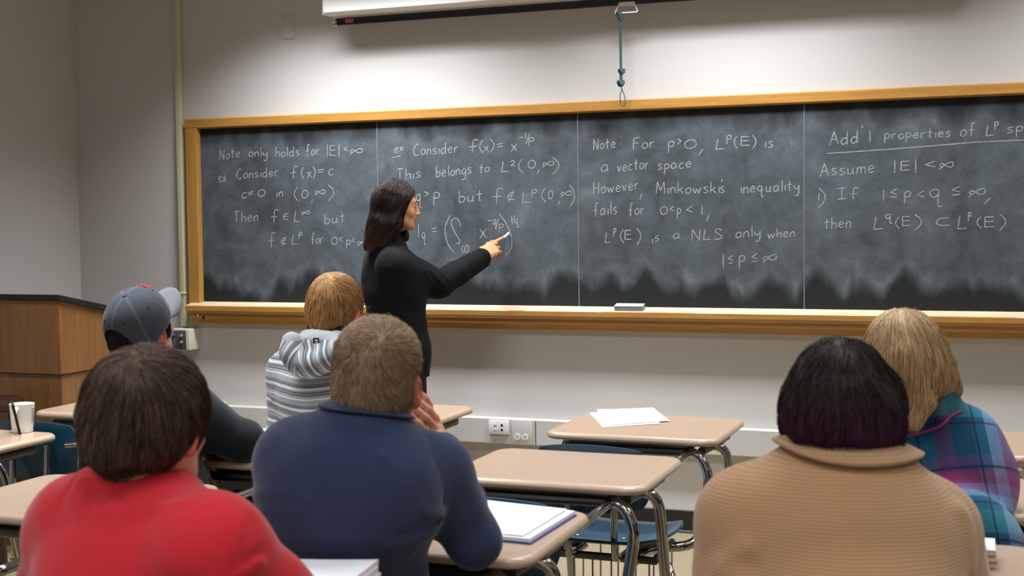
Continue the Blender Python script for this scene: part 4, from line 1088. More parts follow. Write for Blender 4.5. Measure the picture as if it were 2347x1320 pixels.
def snap(F, P, n=6, off=0.0):
    """pull points on to the surface of F"""
    P = A3(P).copy()
    for i in range(n): P = P-F.grad(P)*(F.ev(P)-off)[:, None]
    return P
def shirt_field(J, inf, sleeves, armk=1.0, w=1.0):
    F = Field()
    for p, k in torso_prims(J, inf, w): F.u(p, k)
    for s, t in zip('LR', sleeves):
        for p, k in arm_prims(J, s, inf, armk, t): F.u(p, k)
    return F
def local(root, P): return [np.array(p, float)-np.array(root.location) for p in P]
def ringchain(F, c, rt, fw, z, a0, a1, n, rx, ry, dz, r, nrm=None, fl=1.0, k=.01):
    A = np.linspace(a0, a1, n)
    P = [c+rt*math.sin(a)*rx-fw*math.cos(a)*ry+z*dz(a) for a in A]
    for p, q in zip(P[:-1], P[1:]): F.u(Cone(p, q, r, r, nrm, fl), k)

Z = np.array([0, 0, 1.0])
# ---- the teacher at the board
def teacher():
    root = person('person', (at(905, 480, 5.9)[0], at(905, 480, 5.9)[1], 0), 'standing person in a long black cardigan writing on the chalkboard, dark shoulder-length hair')
    H = Head(at(909, 468, 5.9), frame(math.radians(-60), math.radians(-7), math.radians(0)), .93)
    R = frame(math.radians(-38)); J = dict(right=R[0], fwd=R[1])
    J['neck'] = at(890, 566, 5.92); J['pelvis'] = at(914, 805, 5.93); J['chest'] = at(906, 655, 5.93); J['head'] = H.c
    J['shL'] = at(878, 606, 6.05); J['shR'] = at(908, 612, 5.83)
    J['elR'] = at(1006, 652, 5.96); J['wrR'] = at(1108, 588, 6.13)
    J['elL'] = J['shL']+np.array([-.01, .03, -.27]); J['wrL'] = J['elL']+np.array([-.02, .05, -.23])
    J['hip'] = .07; J['waist'] = .105; J['chestw'] = .05
    for s, q in (('L', -1), ('R', 1)):
        J['hp'+s] = J['pelvis']+R[0]*q*.075-np.array([0, 0, .03]); J['kn'+s] = np.array([*(J['pelvis']+R[0]*q*.08+R[1]*.02)[:2], .50]); J['an'+s] = np.array([*(J['pelvis']+R[0]*q*.085)[:2], .10])
    tip = at_y(1166, 534, -.020)
    d = tip-J['wrR']
    nn = -ray(1140, 560)*.8+np.array([0, 0, .55])
    t_ = tip+(J['wrR']-tip)*.10
    body(J, root, H, SKIN2, .0042, neck_r=.047, fem=True, jaw=.9, handkw={'R': dict(d=d, n=nn, curl=(.40, .48, .62, .75), spread=.03, k=1.0, thumb_tip=t_-UP*.004)})
    # chalk in her fingers
    ck = empty('chalk_stick', tuple(tip)); tag(ck, 'white chalk stick held in the fingers of the teacher', 'chalk')
    a = J['wrR']-tip; a /= np.linalg.norm(a)
    MB().tube([(0, 0, 0), tuple(a*.045)], .0055, 14).build('chalk_body', plain('chalk_white', (240, 240, 236), .9), ck)
    # cardigan
    def extra(F):
        P = J['pelvis']; z = np.array([0, 0, 1.0])
        F.u(Cone(J['chest']-z*.02, P-z*.115, .140, .160, R[1], 1.22), .05)
        F.u(Cone(J['neck']-z*.01, H.w(0, -.03, -.105), .064, .058), .02)
        F.u(Cone(J['chest']-R[0]*.02, J['chest']-R[0]*.05+z*.05-R[1]*.02, .12, .10), .06)
        F.cut(Half(P-z*.112+R[1]*0, -z), .006)
    S0 = Field()
    for p, k in arm_prims(J, 'R', .016, 1.22): S0.u(p, k)
    T_ = lambda *P: list(snap(S0, [at(*p) for p in P]))
    R_ = ridges([(T_((985, 612, 5.8), (1005, 640, 5.8), (1010, 660, 5.8)), .007, .010), (T_((1010, 606, 5.8), (1025, 630, 5.82), (1030, 655, 5.85)), .007, .010), (T_((1040, 600, 5.85), (1050, 630, 5.86)), .006, .009), (T_((1075, 585, 5.9), (1090, 610, 5.9)), .004, .008), (T_((940, 580, 5.75), (965, 640, 5.75)), .006, .012)])
    def disp(V): return .0035*hnoise(V*np.array([1, 1, .45]), 26, 2)+.002*hnoise(V, 60, 5)+R_(V)
    knit = cloth_mat('black_knit', (9, 11, 11), 700, .3, .02, .15)
    clothe('cardigan', J, root, knit, .0065, .016, (.9, .93), extra, disp, armk=1.22)
    pk = MB(); c0 = J['pelvis']+R[0]*.155+R[1]*.03
    trousers(J, root, M['blacktrouser'])
    # hair
    F = Field()
    F.u(H.ell((0, -.006, .017), (.083, .099, .104)), .01)
    for s in (-1, 1):
        F.u(H.cone((s*.066, .012, .03), (s*.076, -.006, -.10), .030, .030), .03)
        F.u(H.cone((s*.076, -.006, -.10), (s*.070, -.045, -.19), .030, .024), .03)
    F.u(H.cone((0, -.048, .0), (0, -.062, -.13), .070, .062), .04)
    F.u(H.cone((0, -.062, -.13), (.01, -.098, -.215), .054, .032), .04)
    F.u(H.cone((.04, -.07, -.10), (.04, -.10, -.20), .045, .03), .03)
    F.u(H.cone((-.072, .035, -.03), (-.062, .062, -.155), .022, .022), .03)
    F.sub(H.ell((0, .122, -.040), (.135, .096, .108)), .012)
    F.sub(H.ell((.05, .10, -.11), (.045, .062, .09)), .02)
    hm = hair_mat('dark_brown_hair', (14, 10, 9), (34, 25, 22), (66, 52, 46), ((40, 24, 18), (74, 50, 40), (110, 78, 62)), .6)
    def flow(P, t):
        L = H.loc(P); d_ = np.zeros_like(L); d_[:, 0] = np.sign(L[:, 0]+1e-4)*np.clip(.9-np.abs(L[:, 0])*12, 0, 1)*np.clip((L[:, 2]+.01)/.07, 0, 1); d_[:, 2] = -1.0; d_[:, 1] = -.35-.3*(L[:, 2] < -.08)
        return (d_@H.R).astype(np.float32)
    hair_object('hair', F, .005, hm, root, lambda V: (H.loc(V)[:, 2] > -.06), 9000, flow, 9, .19, (.0005, .006), (.0011, .0006), .9, 0,
                lambda V: np.clip((-.09-H.loc(V)[:, 2])/.12, 0, 1), .3)
    # eyebrow, lashes
    br = plain('dark_brow', (30, 20, 16), .7)
    for s in (-1, 1):
        MB().tube([np.array(H.w(s*x, y, z))-np.array(root.location) for x, y, z in ((.012, .0925, .0195), (.028, .0905, .0245), (.045, .079, .019))], [.0016, .0026, .001], 8, smooth=4).build('eyebrow', br, root)
        MB().tube([np.array(H.w(s*x, y, z))-np.array(root.location) for x, y, z in ((.019, .0855, -.006), (.031, .0905, -.0085), (.044, .0815, -.005))], [.0008, .0016, .001], 6, smooth=4).build('eyelashes', br, root)
teacher()

# ---- short-haired person in a navy shirt, chin on clasped hands
def navy():
    d = 2.60
    H = Head(at(863, 868, d), frame(math.radians(14), math.radians(4), math.radians(3)), 1.0)
    root = person('person', (H.c[0], H.c[1]-.05, 0), 'person in a navy long-sleeved polo shirt with short cropped hair, leaning chin on clasped hands')
    el = at_z(1086, 1240, .80); elL = at_z(830, 1200, .80)
    J = seated(-1.235, -3.56, at(834, 990, 2.57), H.c, math.radians(10), shL=at(684, 1052, 2.60), shR=at(990, 1088, 2.62), elR=el, elL=elL,
               wrR=at(992, 992, 2.88), wrL=at(862, 872, 2.86), chestw=.06, waist=.128, bow=-.02)
    J['chest'] = at(800, 1140, 2.55)
    vr = RT
    hk = {'R': dict(d=-vr*.8+UP*.55+_fw*.1, n=-_fw*.7+UP*.6, curl=(.8, .85, .9, .95)), 'L': dict(d=vr*.84-UP*.50-_fw*.10, n=-_fw*.75+UP*.6, curl=(.22, .26, .32, .42), spread=.03)}
    body(J, root, H, SKIN, .0045, handkw=hk, neck_r=.058)
    fwd, rt = J['fwd'], J['right']; N = J['neck']
    F = shirt_field(J, .014, (.72, .78))
    F.u(Cone(J['pelvis']+Z*.10, J['pelvis']-Z*.02, .155, .16, fwd, 1.3), .05)
    F.u(Cone(J['elR']*.30+J['wrR']*.70, J['elR']*.22+J['wrR']*.78, .046, .050), .006)          # pushed-up cuff
    F.sub(Cone(N-Z*.0+fwd*.01, N+Z*.2+fwd*.03, .062), .01)
    S = lambda *P: list(snap(F, [at(*p) for p in P]))
    R_ = ridges([(S((862, 1152, 2.5), (920, 1160, 2.5), (972, 1168, 2.53)), .0075, .009), (S((880, 1178, 2.5), (930, 1180, 2.5), (972, 1172, 2.53)), -.005, .008), (S((865, 1200, 2.5), (930, 1206, 2.5), (970, 1192, 2.53)), .007, .009),
                 (S((600, 1135, 2.55), (660, 1128, 2.5), (740, 1140, 2.48)), .005, .011), (S((598, 1170, 2.55), (640, 1160, 2.5), (720, 1160, 2.48)), .005, .010), (S((730, 1288, 2.47), (830, 1270, 2.46), (930, 1245, 2.49)), .006, .011),
                 (S((992, 985, 2.56), (978, 1060, 2.53), (972, 1150, 2.53)), -.0035, .006), (S((1075, 1085, 2.7), (1098, 1110, 2.72), (1110, 1140, 2.74)), .006, .008), (S((1085, 1120, 2.7), (1108, 1150, 2.72)), .006, .007)])
    F.disp = lambda V: .0014*hnoise(V*np.array([.6, .6, 1.6]), 30, 1)+R_(V)
    nv = cloth_mat('navy_cotton', (47, 57, 84), 1100, .2, .25, .06)
    solid('polo_shirt', F, .0062, nv, root)
    collar(root, nv, N+fwd*.012, rt, fwd, lambda a: (.060, .056, .066-.040*(1-math.cos(a))*.5-.010*math.sin(a), .0), lambda a: (.084, .078, .037-.030*(1-math.cos(a))*.5-.010*math.sin(a), .0), 2.5, .004, F0=F)
    trousers(J, root, M['jeans'])
    F = Field()
    F.u(H.ell((0, -.008, .014), (.0785, .0985, .0990)), .01).u(H.ell((0, -.045, -.028), (.066, .058, .055)), .03)
    F.u(H.ell((0, .01, .05), (.074, .085, .066)), .03)
    for s in (-1, 1):
        F.sub(H.ell((s*.094, .006, -.035), (.024, .026, .046)), .012); F.sub(H.ell((s*.085, .075, -.035), (.045, .075, .07)), .02)
    F.sub(H.ell((0, .12, -.07), (.075, .085, .10)), .02); F.cut(Half(H.w(0, -.08, -.062), -H.R[2]*.95+H.R[1]*.25), .01)
    hm = hair_mat('cropped_light_brown_hair', (106, 86, 64), (156, 132, 105), (198, 173, 142), ((134, 110, 84), (182, 156, 126), (220, 196, 164)), .55)
    wh = H.w(.018, -.062, .085)
    def flow(P, t):
        g = F.grad(P); v = P-A3(wh); v = v-g*(v*g).sum(1, keepdims=True); v /= np.linalg.norm(v, axis=1, keepdims=True)+1e-6
        sw = np.cross(g, v)
        return (v*.8+sw*.45+g*.75-np.array([0, 0, .35], np.float32)).astype(np.float32)
    hair_object('hair', F, .0045, hm, root, None, 24000, flow, 3, .016, (.0015, .006), (.00045, .0002), .12, 0, lambda V: np.clip((H.loc(V)[:, 2]-.045)/.06, 0, 1), .2)
navy()
# ---- person in a red sweatshirt, nearest on the left
def red():
    d = 2.10
    H = Head(at(338, 962, d), frame(math.radians(1), math.radians(-3), math.radians(1)))
    root = person('person', (H.c[0], H.c[1]-.1, 0), 'person in a red sweatshirt with thick dark brown hair, seen from behind')
    J = seated(-1.31, -4.31, at(332, 1156, 2.10), H.c, math.radians(-4), shL=at(184, 1214, 2.19), shR=at(484, 1262, 2.0), elL=at(98, 1460, 2.26), elR=at(725, 1450, 2.12),
               wrL=np.array([-1.46, -3.86, .79]), wrR=np.array([-1.02, -3.90, .790]), chestw=.055, waist=.13)
    J['chest'] = at(322, 1335, 2.10)
    body(J, root, H, SKIN, .0046, neck_r=.054)
    N, fw, rt = J['neck'], J['fwd'], J['right']
    F = shirt_field(J, .017, (.95, .95), 1.12)
    F.u(Cone(J['pelvis']+Z*.12, J['pelvis']-Z*.02, .155, .165, fw, 1.25), .05)
    F.u(Cone(at(205, 1140, 2.10), at(165, 1170, 2.13), .036, .046), .05)
    ringchain(F, N+fw*.012, rt, fw, Z, -3.1, 3.1, 19, .068, .060, lambda a: .036-.030*(1-math.cos(a))*.5, .0125, Z, .6, .012)
    F.sub(Cone(N+fw*.01, N+Z*.2+fw*.03, .055), .008)
    S = lambda *P: list(snap(F, [at(*p) for p in P]))
    R_ = ridges([(S((292, 1128, 2.03), (250, 1112, 2.05), (205, 1118, 2.08)), .005, .010), (S((300, 1150, 2.0), (240, 1185, 2.03)), .005, .013), (S((215, 1120, 2.06), (205, 1175, 2.06), (215, 1210, 2.05)), .0045, .011), (S((180, 1112, 2.08), (165, 1160, 2.08)), -.004, .010),
                 (S((420, 1140, 1.97), (330, 1170, 1.99), (270, 1190, 2.02)), .0035, .012), (S((600, 1290, 1.95), (480, 1320, 1.94)), .005, .014), (S((640, 1260, 1.96), (560, 1290, 1.94)), -.004, .012), (S((580, 1190, 1.97), (560, 1260, 1.93), (545, 1310, 1.92)), -.003, .008)])
    F.disp = lambda V: .0020*hnoise(V*np.array([1, 1, .8]), 22, 6)+.0012*hnoise(V, 44, 8)+R_(V)
    rd = cloth_mat('red_fleece', (190, 38, 46), 900, .3, .3, .06)
    solid('sweatshirt', F, .0066, rd, root)
    trousers(J, root, M['darktrouser'])
    F = Field()
    F.u(H.ell((0, -.008, .016), (.0885, .104, .104)), .01).u(H.ell((0, -.048, -.022), (.072, .058, .056)), .03)
    for s in (-1, 1): F.u(H.cone((s*.070, -.005, .03), (s*.068, -.012, -.020), .016, .010), .03)
    F.u(H.cone((0, -.068, -.045), (0, -.062, -.058), .045, .022), .02)
    F.sub(H.ell((0, .125, -.055), (.12, .085, .115)), .02)
    F.disp = lambda V: .0045*hnoise(V*np.array([1, 1, .6]), 48, 2)
    hm = hair_mat('dark_brown_shaggy_hair', (32, 21, 17), (68, 48, 40), (116, 90, 76), ((58, 44, 37), (100, 80, 68), (142, 118, 104)), .5)
    wh = A3(H.w(.022, -.062, .108))
    def flow(P, t):
        v = P-wh; r_ = np.linalg.norm(v, axis=1, keepdims=True); v = v/(r_+1e-6); g = F.grad(P)
        sw = np.cross(g, v)*np.clip(1.2-r_*14, 0, 1)
        return (v+sw*.8+np.array([0, 0, -.75], np.float32)*np.clip(r_*9, 0, 1)+hnoise(P, 55, 2)[:, None]*np.cross(g, v)*.45).astype(np.float32)
    hair_object('hair', F, .005, hm, root, None, 19000, flow, 6, .070, (.001, .008), (.0007, .00028), .93, 0, lambda V: np.clip((H.loc(V)[:, 2]-.05)/.05, 0, 1)*.9, .3, lambda P: H.loc(P)[:, 2] < -.070+.010*hnoise(P, 90))
red()

# ---- person in the grey cap, arms folded
def cap_person():
    d = 3.95
    H = Head(at(322, 744, d), frame(math.radians(-6), math.radians(16), math.radians(7)))
    root = person('person', (H.c[0], H.c[1]-.1, 0), 'person in a grey baseball cap and charcoal sweater sitting with folded arms')
    J = seated(-2.30, -2.72, at(322, 872, 3.94), H.c, math.radians(-22), shL=at(238, 952, 4.04), shR=at(432, 948, 3.86), elL=at(228, 1066, 4.10), elR=at(556, 1010, 3.90),
               wrL=at(448, 1018, 4.0), wrR=at(440, 1010, 4.12), chestw=.055, waist=.135)
    J['chest'] = at(326, 1000, 3.93)
    body(J, root, H, SKIN, .0046, neck_r=.055, handkw={'L': dict(d=np.array([.8, -.2, -.55]), n=np.array([.2, -.7, .6]), curl=(.5, .6, .65, .7), k=.9)})
    F = shirt_field(J, .016, (.93, .93), 1.12)
    N, fw, rt = J['neck'], J['fwd'], J['right']
    ringchain(F, N+fw*.01, rt, fw, Z, -3.1, 3.1, 17, .072, .064, lambda a: .042-.02*(1-math.cos(a))*.5, .013, Z, .6, .012)
    F.u(Cone(J['pelvis']+Z*.10, J['pelvis']-Z*.03, .155, .165, fw, 1.2), .05)
    F.disp = lambda V: .003*hnoise(V*np.array([1, 1, 1.3]), 26, 9)+.0016*hnoise(V, 50, 3)
    solid('sweater', F, .0075, cloth_mat('charcoal_knit', (30, 33, 38), 800, .3, .25, .1), root)
    J['knR'] = J['pelvis']+np.array([.27, .34, -.04]); J['anR'] = np.array([*(J['pelvis']+np.array([.30, .38, 0]))[:2], .09])
    trousers(J, root, cloth_mat('olive_trousers', (66, 58, 38), 500, .2, .1, .35))
    # hair below the cap
    F = Field().u(H.ell((0, -.010, .0), (.079, .099, .100)), .01).u(H.ell((0, -.060, -.045), (.062, .045, .050)), .02)
    for s in (-1, 1): F.u(H.cone((s*.074, .030, .0), (s*.071, .036, -.035), .009, .006), .01)
    F.sub(H.ell((0, .125, -.055), (.11, .085, .11)), .015); F.cut(Half(H.w(0, 0, .075), H.R[2]), .01)
    for s in (-1, 1): F.sub(H.ell((s*.094, .0, -.035), (.024, .022, .050)), .01)
    hm = hair_mat('black_brown_hair', (14, 10, 9), (28, 21, 19), (50, 40, 36))
    hair_object('hair', F, .0048, hm, root, None, 4500, lambda P, t: np.tile(A3(-H.R[2]-.25*H.R[1]), (len(P), 1)), 4, .045, (.0005, .006), (.0008, .0004), .8, .0, None, .3)
    # cap, pushed back on the head
    HB = H; H = Head(HB.c, frame(math.radians(-8), math.radians(36), math.radians(7)))
    cm = cloth_mat('grey_twill', (68, 73, 82), 1300, .3, .15, .1)
    th = np.linspace(0, 2*PI, 181); ph = np.linspace(0, 1, 49); V = []; Fq = []
    def dome(a, t):     # a: angle from the front, t: 0 button .. 1 rim
        e = t*PI/2*1.02; x = .0905*math.sin(e)*math.sin(a); y = .110*math.sin(e)*math.cos(a)-.008; z = .024+.094*math.cos(e)**.9 if e < PI/2 else .024-(e-PI/2)*.3
        seam = min(abs(((a/(PI/3)) % 1)-0), abs(((a/(PI/3)) % 1)-1)); k = 1-.010*math.exp(-(seam/.05)**2)+.004*math.sin(a*5+t*4)*t
        drop = -.022*t**3*(1-math.cos(a))*.5-.012*t**4
        return np.array([x*k, y*k, z+drop])
    for t in ph:
        for a in th[:-1]: V.append(H.w(*dome(a, t)))
    n = 180
    for i in range(48):
        for k in range(n):
            a = (th[k]+th[k+1])/2; t = (ph[i]+ph[i+1])/2
            db = abs(a-PI)
            if db < .62 and t > 1-.36*math.sqrt(max(0, 1-(db/.62)**2)): continue      # arched opening at the back
            Fq.append([i*n+k, i*n+(k+1) % n, (i+1)*n+(k+1) % n, (i+1)*n+k])
    V = [np.array(v)-np.array(root.location) for v in V]
    cap = MB().add(V, Fq).build('cap', cm, root, True, 80); cap['label'] = 'grey baseball cap'
    so = cap.modifiers.new('thick', 'SOLIDIFY'); so.thickness = .003; so.offset = 0
    L_ = lambda P: local(root, [H.w(*p) for p in P])
    sm = MB()
    for k in range(6):
        a0 = k*PI/3
        for da in (-.035, .035): sm.tube(L_([dome(a0+da/max(t, .12)*.5, t)*1.006 for t in np.linspace(.06, 1 if k != 3 else .64, 14)]), .0015, 6)
    sm.build('seams', plain('grey_thread', (108, 114, 122), .9), cap)
    MB().lathe([(0, .005), (.006, .0045), (.009, .001), (.009, -.002), (0, -.002)], (0, 0, 0), 16)
    b = MB(); b.tube(L_([(0, -.008, .116), (0, -.008, .1215)]), [.0095, .007], 16); b.build('button', cm, cap)
    for a in (PI/6, PI/2, 5*PI/6, 7*PI/6, 3*PI/2, 11*PI/6):
        c = dome(a, .56); e = MB(); u1 = dome(a+.05, .56)-c; u2 = dome(a, .60)-c; u1 /= np.linalg.norm(u1); u2 /= np.linalg.norm(u2)
        e.tube(L_([c*1.012+.0035*(u1*math.cos(q)+u2*math.sin(q)) for q in np.linspace(0, 2*PI, 14, endpoint=False)]), .0013, 6, closed=True); e.build('eyelet', plain('dark_eyelet', (38, 42, 50), .8), cap)
    V = []; F2 = []
    for i in range(9):
        for j in range(25):
            a = (j/24-.5)*2*1.12; s = i/8; b0 = dome(a, 1.0)
            out = np.array([b0[0]*(1-.10*s), b0[1]+.072*s*math.cos(a*.92)**.6, b0[2]+.004-.022*s*abs(math.sin(a))**2.0-.004*s+.0*s])
            V.append(H.w(*out))
    for i in range(8):
        for j in range(24): F2.append([i*25+j, i*25+j+1, (i+1)*25+j+1, (i+1)*25+j])
    br = MB().add(local(root, V), F2).build('brim', cloth_mat('faded_grey_twill', (112, 112, 116), 1300, .3, .15, .08), cap, True, 80)
    so = br.modifiers.new('thick', 'SOLIDIFY'); so.thickness = .004; so.offset = 0
    st = MB(); P = [dome(PI+q, 1.0)*np.array([1.02, 1.02, 1]) for q in np.linspace(-.66, .66, 15)]
    for z in (0, .006, .012): st.tube(L_([p+np.array([0, 0, z-.004]) for p in P]), .0045, 6)
    st.build('strap', cm, cap)
    em = MB()     # small red embroidered mark on the front panel
    for A in ([(-.30, .42), (-.10, .52), (.0, .40), (.16, .52), (.30, .42)], [(-.22, .60), (-.02, .56), (.20, .62)], [(-.12, .45), (-.1, .62)], [(.14, .45), (.1, .62)]):
        em.tube(L_([dome(a, t)*1.014 for a, t in A]), .0038, 6, smooth=3)
    em.build('embroidery', plain('red_thread', (206, 52, 60), .9), cap)
cap_person()

def stripes():
    t = NT('striped_jersey'); a = t.n('ShaderNodeAttribute', attribute_name='st'); f = t.math('FRACT', t.math('DIVIDE', a.outputs['Fac'], .068))
    g = srgb(150, 155, 158); w_ = srgb(226, 230, 232); k = srgb(42, 46, 50); m_ = srgb(112, 118, 122)
    st = [(0, w_), (.05, g), (.19, k), (.235, m_), (.33, k), (.38, g), (.47, w_), (.53, g), (.60, k), (.655, m_), (.72, k), (.745, g), (.86, m_), (.885, g)]
    c = t.ramp(f, st, 'CONSTANT'); n = t.noise(t.coord(), 500, 2); c = t.mix(t.math('MULTIPLY', n, .35), c, g); t.color(c)
    t.set(Roughness=.95); t.b.inputs['Specular IOR Level'].default_value = .15; t.b.inputs['Sheen Weight'].default_value = .15; t.bump(n, .25, .0008); return t.m
def hoodie():
    d = 4.40
    H = Head(at(770, 710, d), frame(math.radians(-2), math.radians(0), 0))
    root = person('person', (H.c[0], H.c[1]-.1, 0), 'person in a striped grey hoodie with ginger blond hair and glasses')
    elR = at_z(922, 922, .79)
    J = seated(-2.19, -1.945, at(757, 806, 4.37), H.c, math.radians(0), shL=at(671, 855, 4.45), shR=at(868, 862, 4.32), elL=at(655, 985, 4.46), elR=elR,
               wrL=np.array([-2.33, -1.62, .78]), wrR=np.array([-2.06, -1.60, .80]), chestw=.06, waist=.135)
    J['chest'] = at(760, 905, 4.36)
    body(J, root, H, SKIN, .0048, neck_r=.054)
    N, fw, rt = J['neck'], J['fwd'], J['right']
    F = shirt_field(J, .017, (.95, .95), 1.12)
    F.u(Cone(J['pelvis']+Z*.10, J['pelvis']-Z*.03, .155, .165, fw, 1.25), .05)
    F.disp = lambda V: .003*hnoise(V*np.array([1, 1, 1.2]), 26, 4)+.0015*hnoise(V, 50, 7)
    arm = {s: Field() for s in 'LR'}
    for s in 'LR':
        for p, k in arm_prims(J, s, .017, 1.12, .95): arm[s].u(p, k)
    tor = Field()
    for p, k in torso_prims(J, .017): tor.u(p, k)
    def st(V):
        z = V[:, 2]+.012*np.sin(V[:, 0]*14)+.10*np.clip(np.abs((V-A3(N))@A3(rt))-.10, 0, .1)
        for s in 'LR':
            sh, el, wr = J['sh'+s], J['el'+s], J['wr'+s]
            u = (el-sh)/np.linalg.norm(el-sh); v = (wr-el)/np.linalg.norm(wr-el)
            a1 = (V-A3(sh))@A3(u); a2 = np.linalg.norm(el-sh)+(V-A3(el))@A3(v)
            a = np.where(Cone(el, wr, .03).d(V) < Cone(sh, el, .05).d(V), a2, a1)
            m_ = np.clip((tor.ev(V)-arm[s].ev(V))/.01, 0, 1)*(a1 > .03)
            z = np.where(m_ > .5, sh[2]-a*.98, z)
        return z
    sm = stripes()
    solid('hoodie', F, .0065, sm, root, {'st': st})
    # hood lying on the back, dark lining round the neck
    F2 = Field(); c = [(668, 782, 4.235), (668, 810, 4.225), (686, 832, 4.215), (716, 836, 4.205), (752, 822, 4.20), (790, 800, 4.19), (816, 786, 4.19)]
    F2.chain([at(*p) for p in c], [.030, .034, .034, .034, .036, .034, .026], .03)
    F2.u(Ell(at(735, 795, 4.26), (.085, .05, .055)), .03)
    ringchain(F2, N+fw*.012, rt, fw, Z, -2.2, 2.2, 15,   .088, .085, lambda a: .039-.05*(1-math.cos(a))*.5, .018, Z, .5, .012)
    ringchain(F2, N+fw*.005, rt, fw, Z, -2.0, 2.0, 13, .105, .100, lambda a: .010-.04*(1-math.cos(a))*.5, .030, Z, .7, .02)
    F2.disp = lambda V: .003*hnoise(V, 40, 3)
    F2.sub(Cone(N-Z*.1, N+Z*.2, .062), .01)
    solid('hood', F2, .005, sm, root, {'st': lambda V: np.where(V[:, 2] > N[2]+.056, .012*np.ones(len(V)), (V-A3(N))@A3(rt)*1.15+(V[:, 2]-N[2])*np.sign((V-A3(at(690, 840, 4.21)))@A3(rt)-.0)*.55)})
    F3 = Field(); ringchain(F3, N+fw*.015, rt, fw, Z, -2.8, 2.8, 15, .069, .066, lambda a: .086-.05*(1-math.cos(a))*.5, .014, Z, .45, .01)
    solid('hood_lining', F3, .005, plain('black_lining', (20, 20, 22), .9), root)
    P = snap(F2, [at(728, 784, 4.22)], off=.001)[0]-np.array(root.location)
    tg = MB()
    for dx, dz, w_, h_ in ((0, .008, .022, .005), (0, -.008, .022, .005), (-.0085, 0, .005, .02), (.0085, 0, .005, .02)): tg.box(P+np.array([dx, -.001, dz]), (w_, .003, h_), .001)
    tg.build('logo_patch', M['blackmetal'], root)
    trousers(J, root, M['jeans'])
    F = Field()
    F.u(H.ell((0, -.008, .020), (.086, .104, .103)), .01).u(H.ell((0, -.050, -.020), (.070, .056, .048)), .03).u(H.cone((0, -.075, -.05), (0, -.062, -.056), .036, .022), .02)
    for s in (-1, 1): F.sub(H.ell((s*.096, .002, -.035), (.024, .022, .045)), .01)
    F.sub(H.ell((0, .125, -.055), (.10, .085, .115)), .02)
    hm = hair_mat('ginger_blond_hair', (118, 80, 42), (176, 128, 74), (220, 176, 120), ((164, 122, 76), (210, 166, 116), (238, 204, 162)), .42)
    wh = A3(H.w(.015, -.055, .108))
    def flow(P, t):
        v = P-wh; r_ = np.linalg.norm(v, axis=1, keepdims=True); v = v/(r_+1e-6); g = F.grad(P)
        return (v+np.cross(g, v)*np.clip(1.1-r_*12, 0, 1)*.8+np.array([0, 0, -.8], np.float32)*np.clip(r_*9, 0, 1)+hnoise(P, 60, 5)[:, None]*np.cross(g, v)*.3).astype(np.float32)
    hair_object('hair', F, .005, hm, root, None, 18000, flow, 5, .06, (.001, .008), (.0007, .0003), .75, 0, lambda V: np.clip((H.loc(V)[:, 2]-.07)/.05, 0, 1), .3, lambda P: H.loc(P)[:, 2] < -.050+.008*hnoise(P, 90))
    gl = MB()
    for s in (-1, 1):
        gl.tube(local(root, [H.w(s*.080, -.015, -.002), H.w(s*.080, .03, .004), H.w(s*.072, .098, .004)]), .0018, 8)
        gl.tube(local(root, [H.w(s*(.035+.026*math.cos(q)), .110-.008*math.cos(q), -.004+.019*math.sin(q)) for q in np.linspace(0, 2*PI, 24, endpoint=False)]), .0017, 8, closed=True)
    gl.tube(local(root, [H.w(-.009, .117, 0), H.w(0, .121, .002), H.w(.009, .117, 0)]), .0016, 8)
    gl.build('glasses', plain('dark_wire', (60, 62, 66), .3, .8), root)
hoodie()

def knitrows():
    t = NT('tan_rib_knit'); o = t.coord(); x, y, z = t.xyz(o); n = t.noise(o, 8, 3)
    zz = t.math('ADD', z, t.math('MULTIPLY', n, .012))
    r = t.math('ABSOLUTE', t.math('SINE', t.math('MULTIPLY', zz, PI/.0060)))
    s_ = t.math('ABSOLUTE', t.math('SINE', t.math('MULTIPLY', t.math('ADD', x, t.math('MULTIPLY', y, .7)), PI/.0048)))
    h = t.math('ADD', t.math('MULTIPLY', r, .8), t.math('MULTIPLY', s_, .35)); f = t.noise(o, 700, 3)
    t.color(t.mix(t.ramp(h, [(.05, (0, 0, 0)), (.75, (1, 1, 1))]), srgb(158, 122, 88), srgb(184, 146, 108)))
    t.set(Roughness=.95); t.b.inputs['Specular IOR Level'].default_value = .1; t.b.inputs['Sheen Weight'].default_value = .3
    t.bump(t.math('ADD', h, t.math('MULTIPLY', f, .4)), .5, .0015); return t.m
